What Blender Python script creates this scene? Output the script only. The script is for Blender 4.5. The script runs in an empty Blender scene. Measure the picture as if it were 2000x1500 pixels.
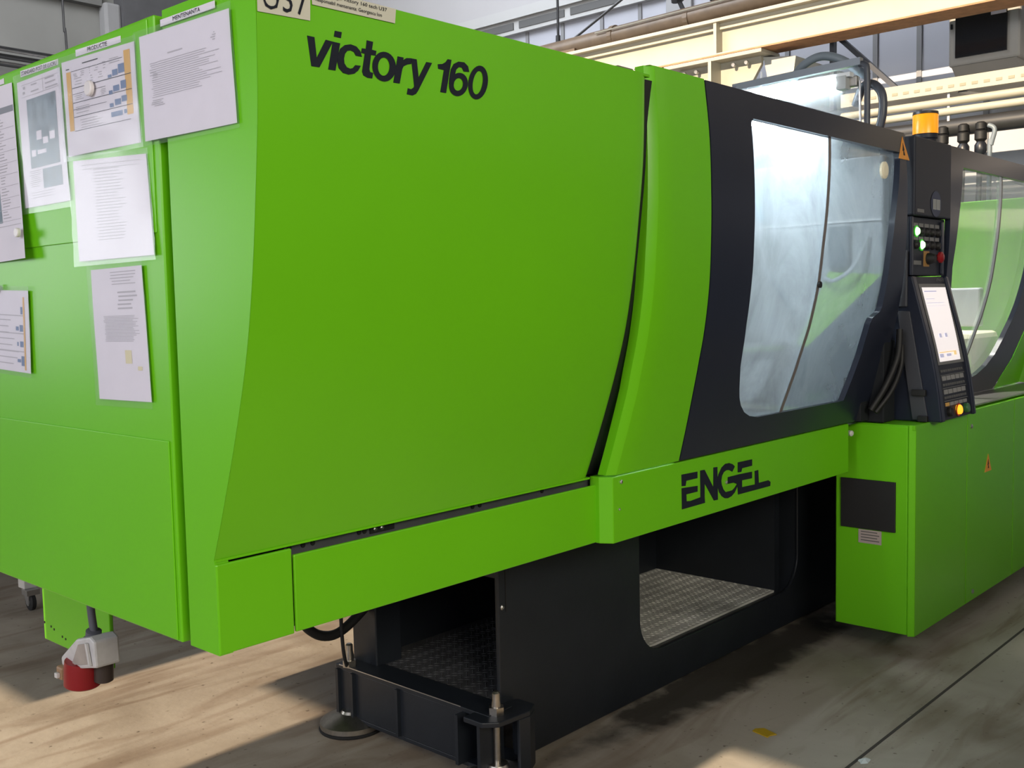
import bpy, bmesh, math, random
from mathutils import Vector, Matrix
random.seed(7)
S = bpy.context.scene
COL = S.collection

# ------------------------------------------------------------------ camera, world, sun, lamps, exposure
FPX = 2035.0
def _n(v): return v.normalized()
ax_x = _n(Vector(((2861-1000)/FPX, (553-750)/FPX, 1)))
ax_y = Vector(((-1237-1000)/FPX, (640-750)/FPX, 1)); ax_y = _n(ax_y - ax_x*ax_x.dot(ax_y))
ax_y = _n(ax_y)
ax_z = -ax_x.cross(ax_y)
if ax_z.y > 0: ax_z = -ax_z
right = Vector((ax_x.x, ax_y.x, ax_z.x)); down = Vector((ax_x.y, ax_y.y, ax_z.y)); fwd = Vector((ax_x.z, ax_y.z, ax_z.z))
cam_d = bpy.data.cameras.new('camera'); cam = bpy.data.objects.new('camera', cam_d); COL.objects.link(cam)
cam_d.sensor_width = 36.0; cam_d.lens = FPX/2000*36.0; cam_d.clip_start = .05; cam_d.clip_end = 100
m = Matrix((right, -down, -fwd)).transposed().to_4x4()
m.translation = Vector((-1.058, -1.740, 1.390)); cam.matrix_world = m
S.camera = cam

W = bpy.data.worlds.new('world'); S.world = W; W.use_nodes = True
bg = W.node_tree.nodes['Background']; bg.inputs[0].default_value = (.80, .84, 1.0, 1); bg.inputs[1].default_value = .17

TAN = .45                                       # low evening sun shining along the machine
sun_d = bpy.data.lights.new('sun', 'SUN'); sun_d.energy = 8.8; sun_d.color = (1, .80, .57); sun_d.angle = math.radians(.35)
sun = bpy.data.objects.new('sun', sun_d); COL.objects.link(sun)
sun.rotation_euler = Vector((1, 0, -TAN)).to_track_quat('-Z', 'Y').to_euler()

def area(name, loc, target, sx, sy, power, color=(1, 1, 1), spread=180):
    d = bpy.data.lights.new(name, 'AREA'); d.shape = 'RECTANGLE'; d.size = sx; d.size_y = sy; d.energy = power; d.color = color; d.spread = math.radians(spread)
    o = bpy.data.objects.new(name, d); COL.objects.link(o); o.location = loc
    o.rotation_euler = (Vector(target)-Vector(loc)).to_track_quat('-Z', 'Y').to_euler(); return o
area('front_fill', (-1.6, -5.6, 3.2), (1.2, 0, 1.0), 3.0, 1.2, 240, (1, .93, .76))  # added fill lamp that warms the machine front; no window stands there
area('left_fill', (-4.9, .2, 2.5), (0, .6, 1.4), 5, 1.6, 200, (.90, .92, 1))  # unseen fill added on the left to brighten the end face
area('right_wall_fill', (2.8, 5.0, 6.6), (6.5, 3.0, 3.8), 4, 3, 125, (.88, .93, 1), 90)  # fill lamp put in to light the right wall
area('injection_fill', (4.0, 1.0, 4.4), (4.15, .85, 1.2), .5, 1.2, 55, (1, .97, .9), 45)  # invented overhead lamp, brightens the injection side behind its panes
area('back_wall_fill', (0.5, 5.5, 6.5), (4.3, 9, 4.2), 4, 3, 125, (.95, .97, 1), 90)  # added fill aimed at the concrete back wall
area('door_sheen_light', (-3.9, 8.6, 2.15), (-.2, .6, 1.5), 2.1, 2.0, 88, (.93, .97, 1))  # added lamp by the unseen back opening, makes the end door's pale reflection

vs = S.view_settings
vs.view_transform = 'Standard'; vs.look = 'None'; vs.gamma = 1.0; vs.use_curve_mapping = False; vs.exposure = 0.0
S.display_settings.display_device = 'sRGB'
S.cycles.max_bounces = 8; S.cycles.transparent_max_bounces = 12

# ------------------------------------------------------------------ materials
def lin(r, g, b):
    f = lambda c: (c/255/12.92) if c/255 <= .04045 else ((c/255+.055)/1.055)**2.4
    return (f(r), f(g), f(b), 1)
def mat(name, col, rough=.5, metal=0, spec=.5, noise=0, nscale=8, bump=0, bscale=60, coat=0, stretch=None):
    M = bpy.data.materials.new(name); M.use_nodes = True; nt = M.node_tree; p = nt.nodes['Principled BSDF']
    col = tuple(col)[:3]+(1,)
    p.inputs['Base Color'].default_value = col; p.inputs['Roughness'].default_value = rough
    p.inputs['Metallic'].default_value = metal; p.inputs['Specular IOR Level'].default_value = spec
    p.inputs['Coat Weight'].default_value = coat
    tc = nt.nodes.new('ShaderNodeTexCoord')
    src = tc.outputs['Object']
    if stretch:
        mp = nt.nodes.new('ShaderNodeMapping'); mp.inputs['Scale'].default_value = stretch; nt.links.new(src, mp.inputs[0]); src = mp.outputs[0]
    if noise:
        n = nt.nodes.new('ShaderNodeTexNoise'); n.inputs['Scale'].default_value = nscale; n.inputs['Detail'].default_value = 5
        nt.links.new(src, n.inputs['Vector'])
        mx = nt.nodes.new('ShaderNodeMix'); mx.data_type = 'RGBA'
        mx.inputs['A'].default_value = tuple(c*(1-noise) for c in col[:3])+(1,)
        mx.inputs['B'].default_value = tuple(min(1, c*(1+noise)) for c in col[:3])+(1,)
        nt.links.new(n.outputs[0], mx.inputs['Factor']); nt.links.new(mx.outputs['Result'], p.inputs['Base Color'])
    if bump:
        n2 = nt.nodes.new('ShaderNodeTexNoise'); n2.inputs['Scale'].default_value = bscale; n2.inputs['Detail'].default_value = 3
        nt.links.new(src, n2.inputs['Vector'])
        b = nt.nodes.new('ShaderNodeBump'); b.inputs['Strength'].default_value = bump; b.inputs['Distance'].default_value = .01
        nt.links.new(n2.outputs[0], b.inputs['Height']); nt.links.new(b.outputs[0], p.inputs['Normal'])
    return M
def emit(name, col, st):
    M = bpy.data.materials.new(name); M.use_nodes = True; nt = M.node_tree; p = nt.nodes['Principled BSDF']
    p.inputs['Base Color'].default_value = tuple(col)[:3]+(1,); p.inputs['Emission Color'].default_value = tuple(col)[:3]+(1,)
    p.inputs['Emission Strength'].default_value = st; p.inputs['Roughness'].default_value = .3
    return M

GREEN = mat('green_paint', (.128, .47, .006), .36, spec=.35, noise=.05, nscale=3, bump=.012, bscale=120)
BLACK = mat('anthracite_plastic', (.015, .019, .034), .28, spec=.36, noise=.1, nscale=4)
BASEM = mat('black_base_paint', (.013, .016, .022), .42, spec=.45, noise=.25, nscale=7, bump=.05, bscale=40)
HOUSE = mat('dark_grey_plastic', (.017, .020, .031), .5, spec=.35, bump=.05, bscale=300)
WING = mat('slate_plastic', (.04, .043, .055), .5)
DARK = mat('near_black', (.006, .006, .007), .6)
INK = mat('black_ink', (.010, .013, .022), .6, spec=.2)
GREYINK = mat('grey_print', (.40, .38, .41), .8)
PAPER = mat('white_paper', (.66, .62, .68), .75, noise=.03, nscale=20)
CREAMP = mat('cream_sticker', (.55, .54, .46), .6)
STEEL = mat('galvanised_steel', (.55, .55, .56), .35, 1, noise=.2, nscale=20)
BOLT = mat('bolt_steel', (.45, .42, .38), .35, 1, noise=.3, nscale=60)
RAIL = mat('rail_aluminium', (.22, .22, .26), .4, .8, noise=.2, nscale=20)
RUBBER = mat('black_rubber', (.012, .012, .013), .65)
HOSE = mat('grey_hose', (.16, .19, .22), .4)
HOSED = mat('dark_hose', (.05, .055, .07), .4)
CABLE = mat('grey_cable', (.10, .10, .12), .5)
WHITEP = mat('dirty_white_plastic', (.56, .54, .54), .4, noise=.25, nscale=25)
REDP = mat('red_plastic', (.26, .008, .012), .4)
ORANGE = mat('orange_print', (.62, .36, .10), .7)
BLUEP = mat('blue_print', (.13, .19, .33), .7)
TEAL = mat('photo_print', (.17, .22, .26), .6, noise=.7, nscale=34)
CREAM = mat('cream_paint', (.38, .355, .29), .5, noise=.10, nscale=5)
RUST = mat('rusty_edge', (.40, .20, .10), .8, noise=.4, nscale=20)
PIPE = mat('brown_pipe', (.17, .115, .07), .45, noise=.4, nscale=9)
DPIPE = mat('dark_pipe', (.03, .03, .032), .4, noise=.3, nscale=9)
WALLM = mat('grey_wall_panel', (.43, .44, .50), .6, noise=.06, nscale=3)
JOINT = mat('wall_joint', (.22, .22, .23), .6)
CONC = mat('grey_concrete', (.20, .20, .19), .8, noise=.25, nscale=1.2)
CEIL = mat('dark_ceiling', (.10, .10, .10), .8)
INTER = mat('interior_grey', (.42, .45, .48), .4, noise=.15, nscale=6)
INTERD = mat('interior_blue_grey', (.10, .13, .16), .4, noise=.25, nscale=9)
CHUTE = mat('chute_green', (.30, .62, .08), .5, noise=.15, nscale=9)
YELLOW = mat('yellow_sticker', (.75, .30, .04), .5)
YTAPE = mat('yellow_tape', (.55, .36, .02), .5)
AMBER = emit('amber_lens', (1, .36, .01), .55)
SCREEN = emit('lit_screen', (.82, .76, .76), .72)
SCRGREY = emit('screen_grey', (.45, .45, .60), .6)
SCRTAN = emit('screen_tan', (.80, .55, .25), .7)
GLOWG = emit('green_led', (.50, 1, .45), 2.2)
RINGG = emit('green_ring', (.03, .40, .01), .5)
GLOWO = emit('orange_led', (1, .42, .02), 1.3)
TUBE = emit('fluorescent_tube', (.86, .95, 1), 60)
TUBE2 = emit('added_tube_glow', (.84, .95, 1), 160)
KEYG = mat('grey_key', (.25, .25, .25), .5)
KEYD = mat('dark_key', (.09, .09, .09), .5)
TAG = mat('tag_grey', (.16, .16, .16), .5)

def diamond(name, base, rough, st):
    M = bpy.data.materials.new(name); M.use_nodes = True; nt = M.node_tree; p = nt.nodes['Principled BSDF']
    p.inputs['Metallic'].default_value = .1; p.inputs['Roughness'].default_value = rough
    tc = nt.nodes.new('ShaderNodeTexCoord'); n = nt.nodes.new('ShaderNodeTexNoise'); n.inputs['Scale'].default_value = 5; n.inputs['Detail'].default_value = 6
    nt.links.new(tc.outputs['Object'], n.inputs['Vector'])
    r = nt.nodes.new('ShaderNodeValToRGB'); r.color_ramp.elements[0].position = .3; r.color_ramp.elements[1].position = .7
    r.color_ramp.elements[0].color = tuple(c*.45 for c in base)+(1,); r.color_ramp.elements[1].color = tuple(base)+(1,)
    nt.links.new(n.outputs[0], r.inputs[0]); nt.links.new(r.outputs[0], p.inputs['Base Color'])
    return M
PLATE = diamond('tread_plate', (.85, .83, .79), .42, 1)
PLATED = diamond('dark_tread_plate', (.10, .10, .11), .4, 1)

def floor_mat():
    M = bpy.data.materials.new('worn_concrete_floor'); M.use_nodes = True; nt = M.node_tree; p = nt.nodes['Principled BSDF']
    L = nt.links.new; N = nt.nodes.new
    tc = N('ShaderNodeTexCoord')
    def noise(sc, det, stretch=(1, 1, 1), dist=0):
        mp = N('ShaderNodeMapping'); mp.inputs['Scale'].default_value = stretch; L(tc.outputs['Object'], mp.inputs[0])
        n = N('ShaderNodeTexNoise'); n.inputs['Scale'].default_value = sc; n.inputs['Detail'].default_value = det; n.inputs['Distortion'].default_value = dist
        L(mp.outputs[0], n.inputs['Vector']); return n.outputs[0]
    def ramp(src, stops):
        r = N('ShaderNodeValToRGB'); e = r.color_ramp.elements
        e[0].position, e[0].color = stops[0][0], tuple(stops[0][1])+(1,)
        e[1].position, e[1].color = stops[-1][0], tuple(stops[-1][1])+(1,)
        for ps, c in stops[1:-1]:
            k = e.new(ps); k.color = tuple(c)+(1,)
        L(src, r.inputs[0]); return r.outputs[0]
    def mix(kind, fac, a, b):
        x = N('ShaderNodeMix'); x.data_type = 'RGBA'; x.blend_type = kind
        if isinstance(fac, float): x.inputs['Factor'].default_value = fac
        else: L(fac, x.inputs['Factor'])
        for k, v in (('A', a), ('B', b)):
            if isinstance(v, tuple): x.inputs[k].default_value = v+(1,)
            else: L(v, x.inputs[k])
        return x.outputs['Result']
    base = ramp(noise(1.6, 8, dist=.6), [(.30, (.30, .255, .20)), (.5, (.40, .355, .295)), (.72, (.48, .43, .365))])
    streak = ramp(noise(2.2, 8, (.6, 3.2, 1), 1.2), [(.36, (.55, .45, .38)), (.52, (1, 1, 1))])
    c = mix('MULTIPLY', .6, base, streak)
    spots = ramp(noise(38, 3), [(.26, (.25, .2, .17)), (.34, (1, 1, 1))])
    c = mix('MULTIPLY', .75, c, spots)
    blot = ramp(noise(.9, 5, dist=.8), [(.38, (.45, .40, .36)), (.56, (1, 1, 1))])
    c = mix('MULTIPLY', .55, c, blot)
    # oily dirt that has run out along the foot of the machine base (a stain with its own shape)
    sp = N('ShaderNodeSeparateXYZ'); L(tc.outputs['Object'], sp.inputs[0])
    def m(op, a, b=None, c_=None):
        x = N('ShaderNodeMath'); x.operation = op
        for i, v in enumerate((a, b, c_)):
            if v is None: continue
            if isinstance(v, (int, float)): x.inputs[i].default_value = v
            else: L(v, x.inputs[i])
        return x.outputs[0]
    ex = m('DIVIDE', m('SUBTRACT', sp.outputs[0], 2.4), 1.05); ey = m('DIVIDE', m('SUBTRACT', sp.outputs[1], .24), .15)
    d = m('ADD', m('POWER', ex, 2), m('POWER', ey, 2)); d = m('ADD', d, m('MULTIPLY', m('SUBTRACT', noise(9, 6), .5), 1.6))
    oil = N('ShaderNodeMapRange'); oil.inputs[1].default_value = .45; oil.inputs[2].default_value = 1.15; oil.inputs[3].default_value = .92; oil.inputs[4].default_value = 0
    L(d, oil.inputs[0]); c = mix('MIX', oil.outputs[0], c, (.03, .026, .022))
    L(c, p.inputs['Base Color'])
    p.inputs['Roughness'].default_value = .62; p.inputs['Specular IOR Level'].default_value = .3
    b = N('ShaderNodeBump'); b.inputs['Strength'].default_value = .12; b.inputs['Distance'].default_value = .01
    L(noise(30, 6), b.inputs['Height']); L(b.outputs[0], p.inputs['Normal'])
    return M
FLOOR = floor_mat()

def haze_pane(name, tint, haze, hcol, streak=True, rough=.08, gloss=1.0):
    """scratched, dusty polycarbonate: clear film plus a scattering film of dirt"""
    M = bpy.data.materials.new(name); M.use_nodes = True; nt = M.node_tree; N = nt.nodes.new; L = nt.links.new
    for n in list(nt.nodes): nt.nodes.remove(n)
    out = N('ShaderNodeOutputMaterial'); tr = N('ShaderNodeBsdfTransparent'); tr.inputs[0].default_value = tuple(tint)+(1,)
    tl = N('ShaderNodeBsdfTranslucent'); tl.inputs[0].default_value = tuple(hcol)+(1,)
    df = N('ShaderNodeBsdfDiffuse'); df.inputs[0].default_value = tuple(hcol)+(1,)
    a = N('ShaderNodeMixShader'); a.inputs[0].default_value = .35; L(tl.outputs[0], a.inputs[1]); L(df.outputs[0], a.inputs[2])
    h = N('ShaderNodeMixShader'); L(tr.outputs[0], h.inputs[1]); L(a.outputs[0], h.inputs[2])
    if streak:
        tc = N('ShaderNodeTexCoord'); mp = N('ShaderNodeMapping'); mp.inputs['Scale'].default_value = (1.3, 1, 1.0); mp.inputs['Rotation'].default_value = (0, .5, 0)
        L(tc.outputs['Object'], mp.inputs[0])
        n = N('ShaderNodeTexNoise'); n.inputs['Scale'].default_value = 3.0; n.inputs['Detail'].default_value = 10; n.inputs['Roughness'].default_value = .62; n.inputs['Distortion'].default_value = .5
        L(mp.outputs[0], n.inputs['Vector'])
        r = N('ShaderNodeMapRange'); r.inputs[1].default_value = .32; r.inputs[2].default_value = .70
        r.inputs[3].default_value = haze*(1-.3); r.inputs[4].default_value = min(.95, haze*(1+.3)); L(n.outputs[0], r.inputs[0]); L(r.outputs[0], h.inputs[0])
    else: h.inputs[0].default_value = haze
    gl = N('ShaderNodeBsdfGlossy'); gl.inputs['Roughness'].default_value = rough
    fr = N('ShaderNodeFresnel'); fr.inputs[0].default_value = 1.45
    gm = N('ShaderNodeMath'); gm.operation = 'MULTIPLY'; gm.inputs[1].default_value = gloss; L(fr.outputs[0], gm.inputs[0])
    g = N('ShaderNodeMixShader'); L(gm.outputs[0], g.inputs[0]); L(h.outputs[0], g.inputs[1]); L(gl.outputs[0], g.inputs[2])
    L(g.outputs[0], out.inputs[0]); return M
PANE = haze_pane('hazy_polycarbonate', (.88, .95, .98), .46, (.82, .93, 1.0))
PANER = haze_pane('hazy_polycarbonate_right', (.90, .95, .97), .34, (.74, .85, .92))
PANE2 = haze_pane('clear_polycarbonate', (.90, .93, .90), .22, (.85, .9, .85))
SLEEVE = haze_pane('plastic_sleeve', (.99, .99, 1), .15, (.9, .92, .95), rough=.22, gloss=.10)
FOIL = haze_pane('clear_foil', (.9, .95, .97), .22, (.80, .9, .95), rough=.15)

# ------------------------------------------------------------------ mesh helpers
class MB:
    def __init__(s): s.v = []; s.f = []
    def add(s, vs, fs):
        k = len(s.v); s.v += [tuple(v) for v in vs]; s.f += [tuple(i+k for i in f) for f in fs]; return s
    def box(s, x0, x1, y0, y1, z0, z1):
        return s.add([(x0,y0,z0),(x1,y0,z0),(x1,y1,z0),(x0,y1,z0),(x0,y0,z1),(x1,y0,z1),(x1,y1,z1),(x0,y1,z1)],
                     [(0,3,2,1),(4,5,6,7),(0,1,5,4),(1,2,6,5),(2,3,7,6),(3,0,4,7)])
    def prism(s, pts, axis, a, b):
        """polygon pts extruded along axis from a to b; pts are the two other coordinates in order"""
        def P(p, t): return {'x': (t, p[0], p[1]), 'y': (p[0], t, p[1]), 'z': (p[0], p[1], t)}[axis]
        n = len(pts)
        return s.add([P(p, a) for p in pts]+[P(p, b) for p in pts],
                     [tuple(range(n)), tuple(range(2*n-1, n-1, -1))]+[(i, (i+1) % n, n+(i+1) % n, n+i) for i in range(n)])
    def ring(s, c, axis, ro, ri, a, b, n=24):
        """a flat ring or washer"""
        vs = []
        for r in (ro, ri):
            for t in (a, b):
                for i in range(n):
                    u = 2*math.pi*i/n; p, q = r*math.cos(u), r*math.sin(u)
                    vs.append({'x': (t, c[0]+p, c[1]+q), 'y': (c[0]+p, t, c[1]+q), 'z': (c[0]+p, c[1]+q, t)}[axis])
        fs = []
        for i in range(n):
            j = (i+1) % n
            fs += [(i, j, 2*n+j, 2*n+i), (n+i, 3*n+i, 3*n+j, n+j), (i, n+i, n+j, j), (2*n+i, 2*n+j, 3*n+j, 3*n+i)]
        return s.add(vs, fs)
    def lathe(s, base, prof, d=(0, 0, 1), n=24):
        d = Vector(d).normalized(); u = d.orthogonal().normalized(); w = d.cross(u); b = Vector(base)
        vs = []; fs = []
        for r, h in prof:
            for i in range(n):
                a = 2*math.pi*i/n; vs.append(b+d*h+u*(r*math.cos(a))+w*(r*math.sin(a)))
        for k in range(len(prof)-1):
            for i in range(n):
                j = (i+1) % n; fs.append((k*n+i, k*n+j, (k+1)*n+j, (k+1)*n+i))
        fs.append(tuple(range(n-1, -1, -1))); fs.append(tuple((len(prof)-1)*n+i for i in range(n)))
        return s.add(vs, fs)
    def tube(s, pts, r, n=12, smooth=6):
        P = [Vector(p) for p in pts]
        if smooth and len(P) > 2:
            Q = []
            for i in range(len(P)-1):
                p0, p1, p2, p3 = P[max(i-1, 0)], P[i], P[i+1], P[min(i+2, len(P)-1)]
                for k in range(smooth):
                    t = k/smooth
                    Q.append(.5*((2*p1)+(p2-p0)*t+(2*p0-5*p1+4*p2-p3)*t*t+(3*p1-p0-3*p2+p3)*t**3))
            P = Q+[P[-1]]
        t0 = (P[1]-P[0]).normalized(); u = t0.orthogonal().normalized(); vs = []; fs = []
        for i, p in enumerate(P):
            t = (P[min(i+1, len(P)-1)]-P[max(i-1, 0)]).normalized()
            u = (u-t*u.dot(t)).normalized(); w = t.cross(u)
            for k in range(n):
                a = 2*math.pi*k/n; vs.append(p+u*(r*math.cos(a))+w*(r*math.sin(a)))
        for i in range(len(P)-1):
            for k in range(n):
                j = (k+1) % n; fs.append((i*n+k, i*n+j, (i+1)*n+j, (i+1)*n+k))
        fs.append(tuple(range(n-1, -1, -1))); fs.append(tuple((len(P)-1)*n+k for k in range(n)))
        return s.add(vs, fs)
    def bar(s, p, q, w, h=None):
        h = h or w; p, q = Vector(p), Vector(q); d = (q-p).normalized()
        u = d.cross(Vector((0, 0, 1)));  u = Vector((1, 0, 0)) if u.length < 1e-3 else u.normalized(); v = u.cross(d)
        c = [u*(a*w/2)+v*(b*h/2) for a, b in ((-1,-1),(1,-1),(1,1),(-1,1))]
        return s.add([p+k for k in c]+[q+k for k in c], [(0,1,2,3),(7,6,5,4),(0,4,5,1),(1,5,6,2),(2,6,7,3),(3,7,4,0)])
    def build(s, name, m, parent=None, bevel=0, smooth=False, solid=0, seg=2):
        me = bpy.data.meshes.new(name); me.from_pydata(s.v, [], s.f); me.validate(); me.update()
        bm = bmesh.new(); bm.from_mesh(me); bmesh.ops.recalc_face_normals(bm, faces=bm.faces); bm.to_mesh(me); bm.free()
        me.materials.append(m); o = bpy.data.objects.new(name, me); COL.objects.link(o)
        if smooth:
            for p in me.polygons: p.use_smooth = True
            try: me.set_sharp_from_angle(angle=math.radians(38))
            except Exception: pass
        if solid:
            k = o.modifiers.new('thickness', 'SOLIDIFY'); k.thickness = abs(solid); k.offset = 1 if solid > 0 else -1
        if bevel:
            k = o.modifiers.new('bevel', 'BEVEL'); k.width = bevel; k.segments = seg; k.limit_method = 'ANGLE'; k.angle_limit = math.radians(40)
        if parent: attach(o, parent)
        return o
def attach(o, parent):
    o.parent = parent
    if parent.type == 'EMPTY': o.matrix_parent_inverse = Matrix.Translation(-Vector(parent.location))
def thing(name, label, cat, loc, group=None):
    o = bpy.data.objects.new(name, None); COL.objects.link(o); o.location = loc; o.empty_display_size = .1
    return tag(o, label, cat, group)
def tag(o, label, cat, group=None):
    o['label'] = label; o['category'] = cat
    if group: o['group'] = group
    return o
def struct(o): o['kind'] = 'structure'; return o
def lab(o, s): o['label'] = s; return o
def stuff(o): o['kind'] = 'stuff'; return o

def text(s, name, m, parent, o, u, v, width, height, bold=0.0, depth=.0006, shear=0):
    """flat lettering: width x height box whose lower left corner is o, u along the line, v up"""
    c = bpy.data.curves.new(name, 'FONT'); c.body = s; c.offset = bold; c.shear = shear; c.resolution_u = 2
    t = bpy.data.objects.new(name, c); COL.objects.link(t)
    bpy.context.view_layer.update()
    me = bpy.data.meshes.new_from_object(t.evaluated_get(bpy.context.evaluated_depsgraph_get()))
    bpy.data.objects.remove(t); bpy.data.curves.remove(c)
    xs = [k.co.x for k in me.vertices]; ys = [k.co.y for k in me.vertices]
    x0, x1, y0, y1 = min(xs), max(xs), min(ys), max(ys)
    u, v, o = Vector(u), Vector(v), Vector(o); nrm = u.cross(v)
    for k in me.vertices:
        k.co = o+u*((k.co.x-x0)/(x1-x0)*width)+v*((k.co.y-y0)/(y1-y0)*height)+nrm*depth
    me.name = name; me.materials.clear(); me.materials.append(m)
    ob = bpy.data.objects.new(name, me); COL.objects.link(ob); attach(ob, parent); return ob

def interp(z, zs, ys):
    if z <= zs[0]: return ys[0]
    for i in range(len(zs)-1):
        if z <= zs[i+1]:
            t = (z-zs[i])/(zs[i+1]-zs[i]); return ys[i]+(ys[i+1]-ys[i])*t
    return ys[-1]
def smoothed(zs, ys):
    """cubic (Catmull-Rom) through the measured profile"""
    def f(z):
        if z <= zs[0]: return ys[0]+(z-zs[0])*(ys[1]-ys[0])/(zs[1]-zs[0])
        if z >= zs[-1]: return ys[-1]+(z-zs[-1])*(ys[-1]-ys[-2])/(zs[-1]-zs[-2])
        i = max(k for k in range(len(zs)-1) if zs[k] <= z)
        h = zs[i+1]-zs[i]; t = (z-zs[i])/h
        d = lambda k: (ys[min(k+1, len(ys)-1)]-ys[max(k-1, 0)])/(zs[min(k+1, len(zs)-1)]-zs[max(k-1, 0)])
        return (2*t**3-3*t*t+1)*ys[i]+(t**3-2*t*t+t)*h*d(i)+(-2*t**3+3*t*t)*ys[i+1]+(t**3-t*t)*h*d(i+1)
    return f
prA = smoothed([.905, .975, 1.14, 1.30, 1.447, 1.60, 1.75, 1.96], [.009, -.019, -.080, -.130, -.160, -.181, -.197, -.204])
prB = smoothed([.915, 1.02, 1.13, 1.20, 1.30, 1.426, 1.55, 1.68, 1.84, 2.0], [-.05, -.078, -.105, -.122, -.147, -.169, -.180, -.186, -.184, -.170])
def frange(a, b, n): return [a+(b-a)*i/(n-1) for i in range(n)]

# ------------------------------------------------------------------ the hall
o = MB().box(-8, 10, -9, 10, -.1, 0).build('floor', FLOOR); struct(o)
jo = MB().box(1.0, 6.4, -.447, -.437, .0003, .0012).build('joint', mat('floor_joint', (.06, .052, .045), .8), o)
# unseen left wall, added with openings cut to shape the sun patches
hx = -5.0
holes = [(1.10, 1.50, -.6, 1.13), (1.50, 2.0, -.6, 2.35), (2.0, 5.0, -.6, .50), (-2.6, -.11, -3.2, 1.74)]
holes = [(a, b, (c-hx)*TAN, (d-hx)*TAN) for a, b, c, d in holes]+[(-1.5, 5.4, 2.25+(5.5-hx)*TAN, 3.50+(5.5-hx)*TAN)]
ys = sorted({-9.0, 10.0}|{h[0] for h in holes}|{h[1] for h in holes}); zs = sorted({0.0, 8.4}|{h[2] for h in holes}|{h[3] for h in holes})
mb = MB()
for i in range(len(ys)-1):
    j = 0
    while j < len(zs)-1:
        cy = (ys[i]+ys[i+1])/2
        op = lambda k: any(h[0] < cy < h[1] and h[2] < (zs[k]+zs[k+1])/2 < h[3] for h in holes)
        if op(j): j += 1; continue
        k = j
        while k+1 < len(zs)-1 and not op(k+1): k += 1
        mb.box(hx-.06, hx, ys[i], ys[i+1], zs[j], zs[k+1]); j = k+1
struct(mb.build('sun_mask_wall', WALLM))
# long back wall; its unseen opening is added for the end door's reflection
mb = MB(); mb.box(hx, -4.95, 9, 9.15, 0, 8.4); mb.box(-2.8, 10, 9, 9.15, 0, 8.4); mb.box(-4.95, -2.8, 9, 9.15, 0, 1.1); mb.box(-4.95, -2.8, 9, 9.15, 3.2, 8.4)
wb = struct(mb.build('wall_back', CONC))
MB().box(4.36, 4.54, 8.84, 9, 0, 4.62).build('pilaster', mat('pale_concrete', (.24, .24, .245), .8, noise=.1), wb, bevel=.03)
MB().box(-5, 4.36, 8.9, 9, 4.58, 4.95).build('wall_beam', mat('mid_concrete', (.13, .13, .125), .8, noise=.2), wb)
MB().box(4.54, 6.5, 8.8, 9, 4.15, 6.2).build('wall_beam', mat('dark_concrete', (.075, .075, .08), .8, noise=.2), wb)
wr = struct(MB().box(6.5, 6.65, -9, 9, 0, 8.4).build('wall_right', WALLM))
for y in (-.55, .20, .72, 1.18, 1.50, 2.2, 3.16, 3.58, 3.99, 4.44, 4.87, 5.3, 5.75):
    MB().box(6.488, 6.5, y-.018, y+.018, 1.2, 3.98 if y > 2.5 else 4.6).build('panel_joint', JOINT, wr)
MB().box(6.47, 6.5, 3.05, 3.30, 1.5, 5.2).build('wall_post', mat('wall_post_grey', (.33, .33, .34), .6), wr, bevel=.005)
rb = MB().box(6.40, 6.5, -2, 8.9, 4.055, 4.15).box(6.44, 6.5, -2, 8.9, 3.93, 4.055).build('wall_rail', mat('pale_rail', (.46, .46, .46), .5), wr)
for k in range(5):
    MB().box(6.432, 6.44, 3.75+k*.62, 4.30+k*.62, 3.965, 4.03).build('slot', mat('slot_grey', (.10, .10, .10), .7), rb)
MB().box(6.44, 6.5, -2, 8.9, 4.15, 8.4).build('upper_panel', mat('upper_wall', (.43, .42, .43), .6, noise=.05, nscale=2), wr)
struct(MB().box(-5.1, 6.6, -4.2, 9.1, 8.4, 8.5).build('ceiling', CEIL))
struct(MB().box(-3.5, 6.5, -2.9, -2.75, 0, 1.62).build('light_blocker', mat('dark_blocker', (.05, .05, .05), .6)))  # unseen low partition added behind the camera to shade the floor

# crane girder on brackets along the right wall
g = thing('crane_girder', 'cream painted steel girder running under the ceiling along the far wall', 'girder', (5.5, 2, 2.95))
GX = 5.5; ang = 0
MB().box(GX-.02, GX+.02, -6, 5.2, 3.09, 3.305).build('web', CREAM, g)
MB().box(GX-.11, GX+.11, -6, 5.2, 3.305, 3.33).build('top_flange', CREAM, g, bevel=.003)
MB().box(GX-.12, GX+.12, -6, 5.2, 3.075, 3.09).build('bottom_flange', CREAM, g, bevel=.003)
MB().box(GX-.14, GX+.10, -6, 5.2, 3.064, 3.0745).build('rusty_strip', RUST, g)
MB().box(GX-.05, GX-.02, -6, 5.2, 3.265, 3.305).build('runway_rail', mat('cream_shade', (.50, .46, .37), .6), g)
for y in (2.18, -1.4): MB().box(GX-.10, GX-.02, y-.012, y+.012, 3.09, 3.305).build('stiffener', CREAM, g)
b = thing('wall_bracket', 'cream tapered bracket holding the girder above the black guard', 'bracket', (5.5, 2.15, 2.7))
MB().prism([(1.86, 3.060), (2.52, 3.060), (2.50, 2.98), (2.40, 2.80), (2.40, 2.70), (1.98, 2.70), (1.98, 2.80), (1.86, 2.98)], 'x', 5.47, 5.50).build('web_plate', CREAM, b)
MB().box(5.36, 5.62, 1.80, 2.58, 3.036, 3.062).build('cap_plate', CREAM, b, bevel=.003)
MB().box(5.34, 5.47, 2.175, 2.20, 2.66, 3.036).build('rib', CREAM, b)
MB().box(5.30, 5.62, 1.90, 2.5, 2.655, 2.70).build('foot_plate', CREAM, b, bevel=.004)
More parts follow.
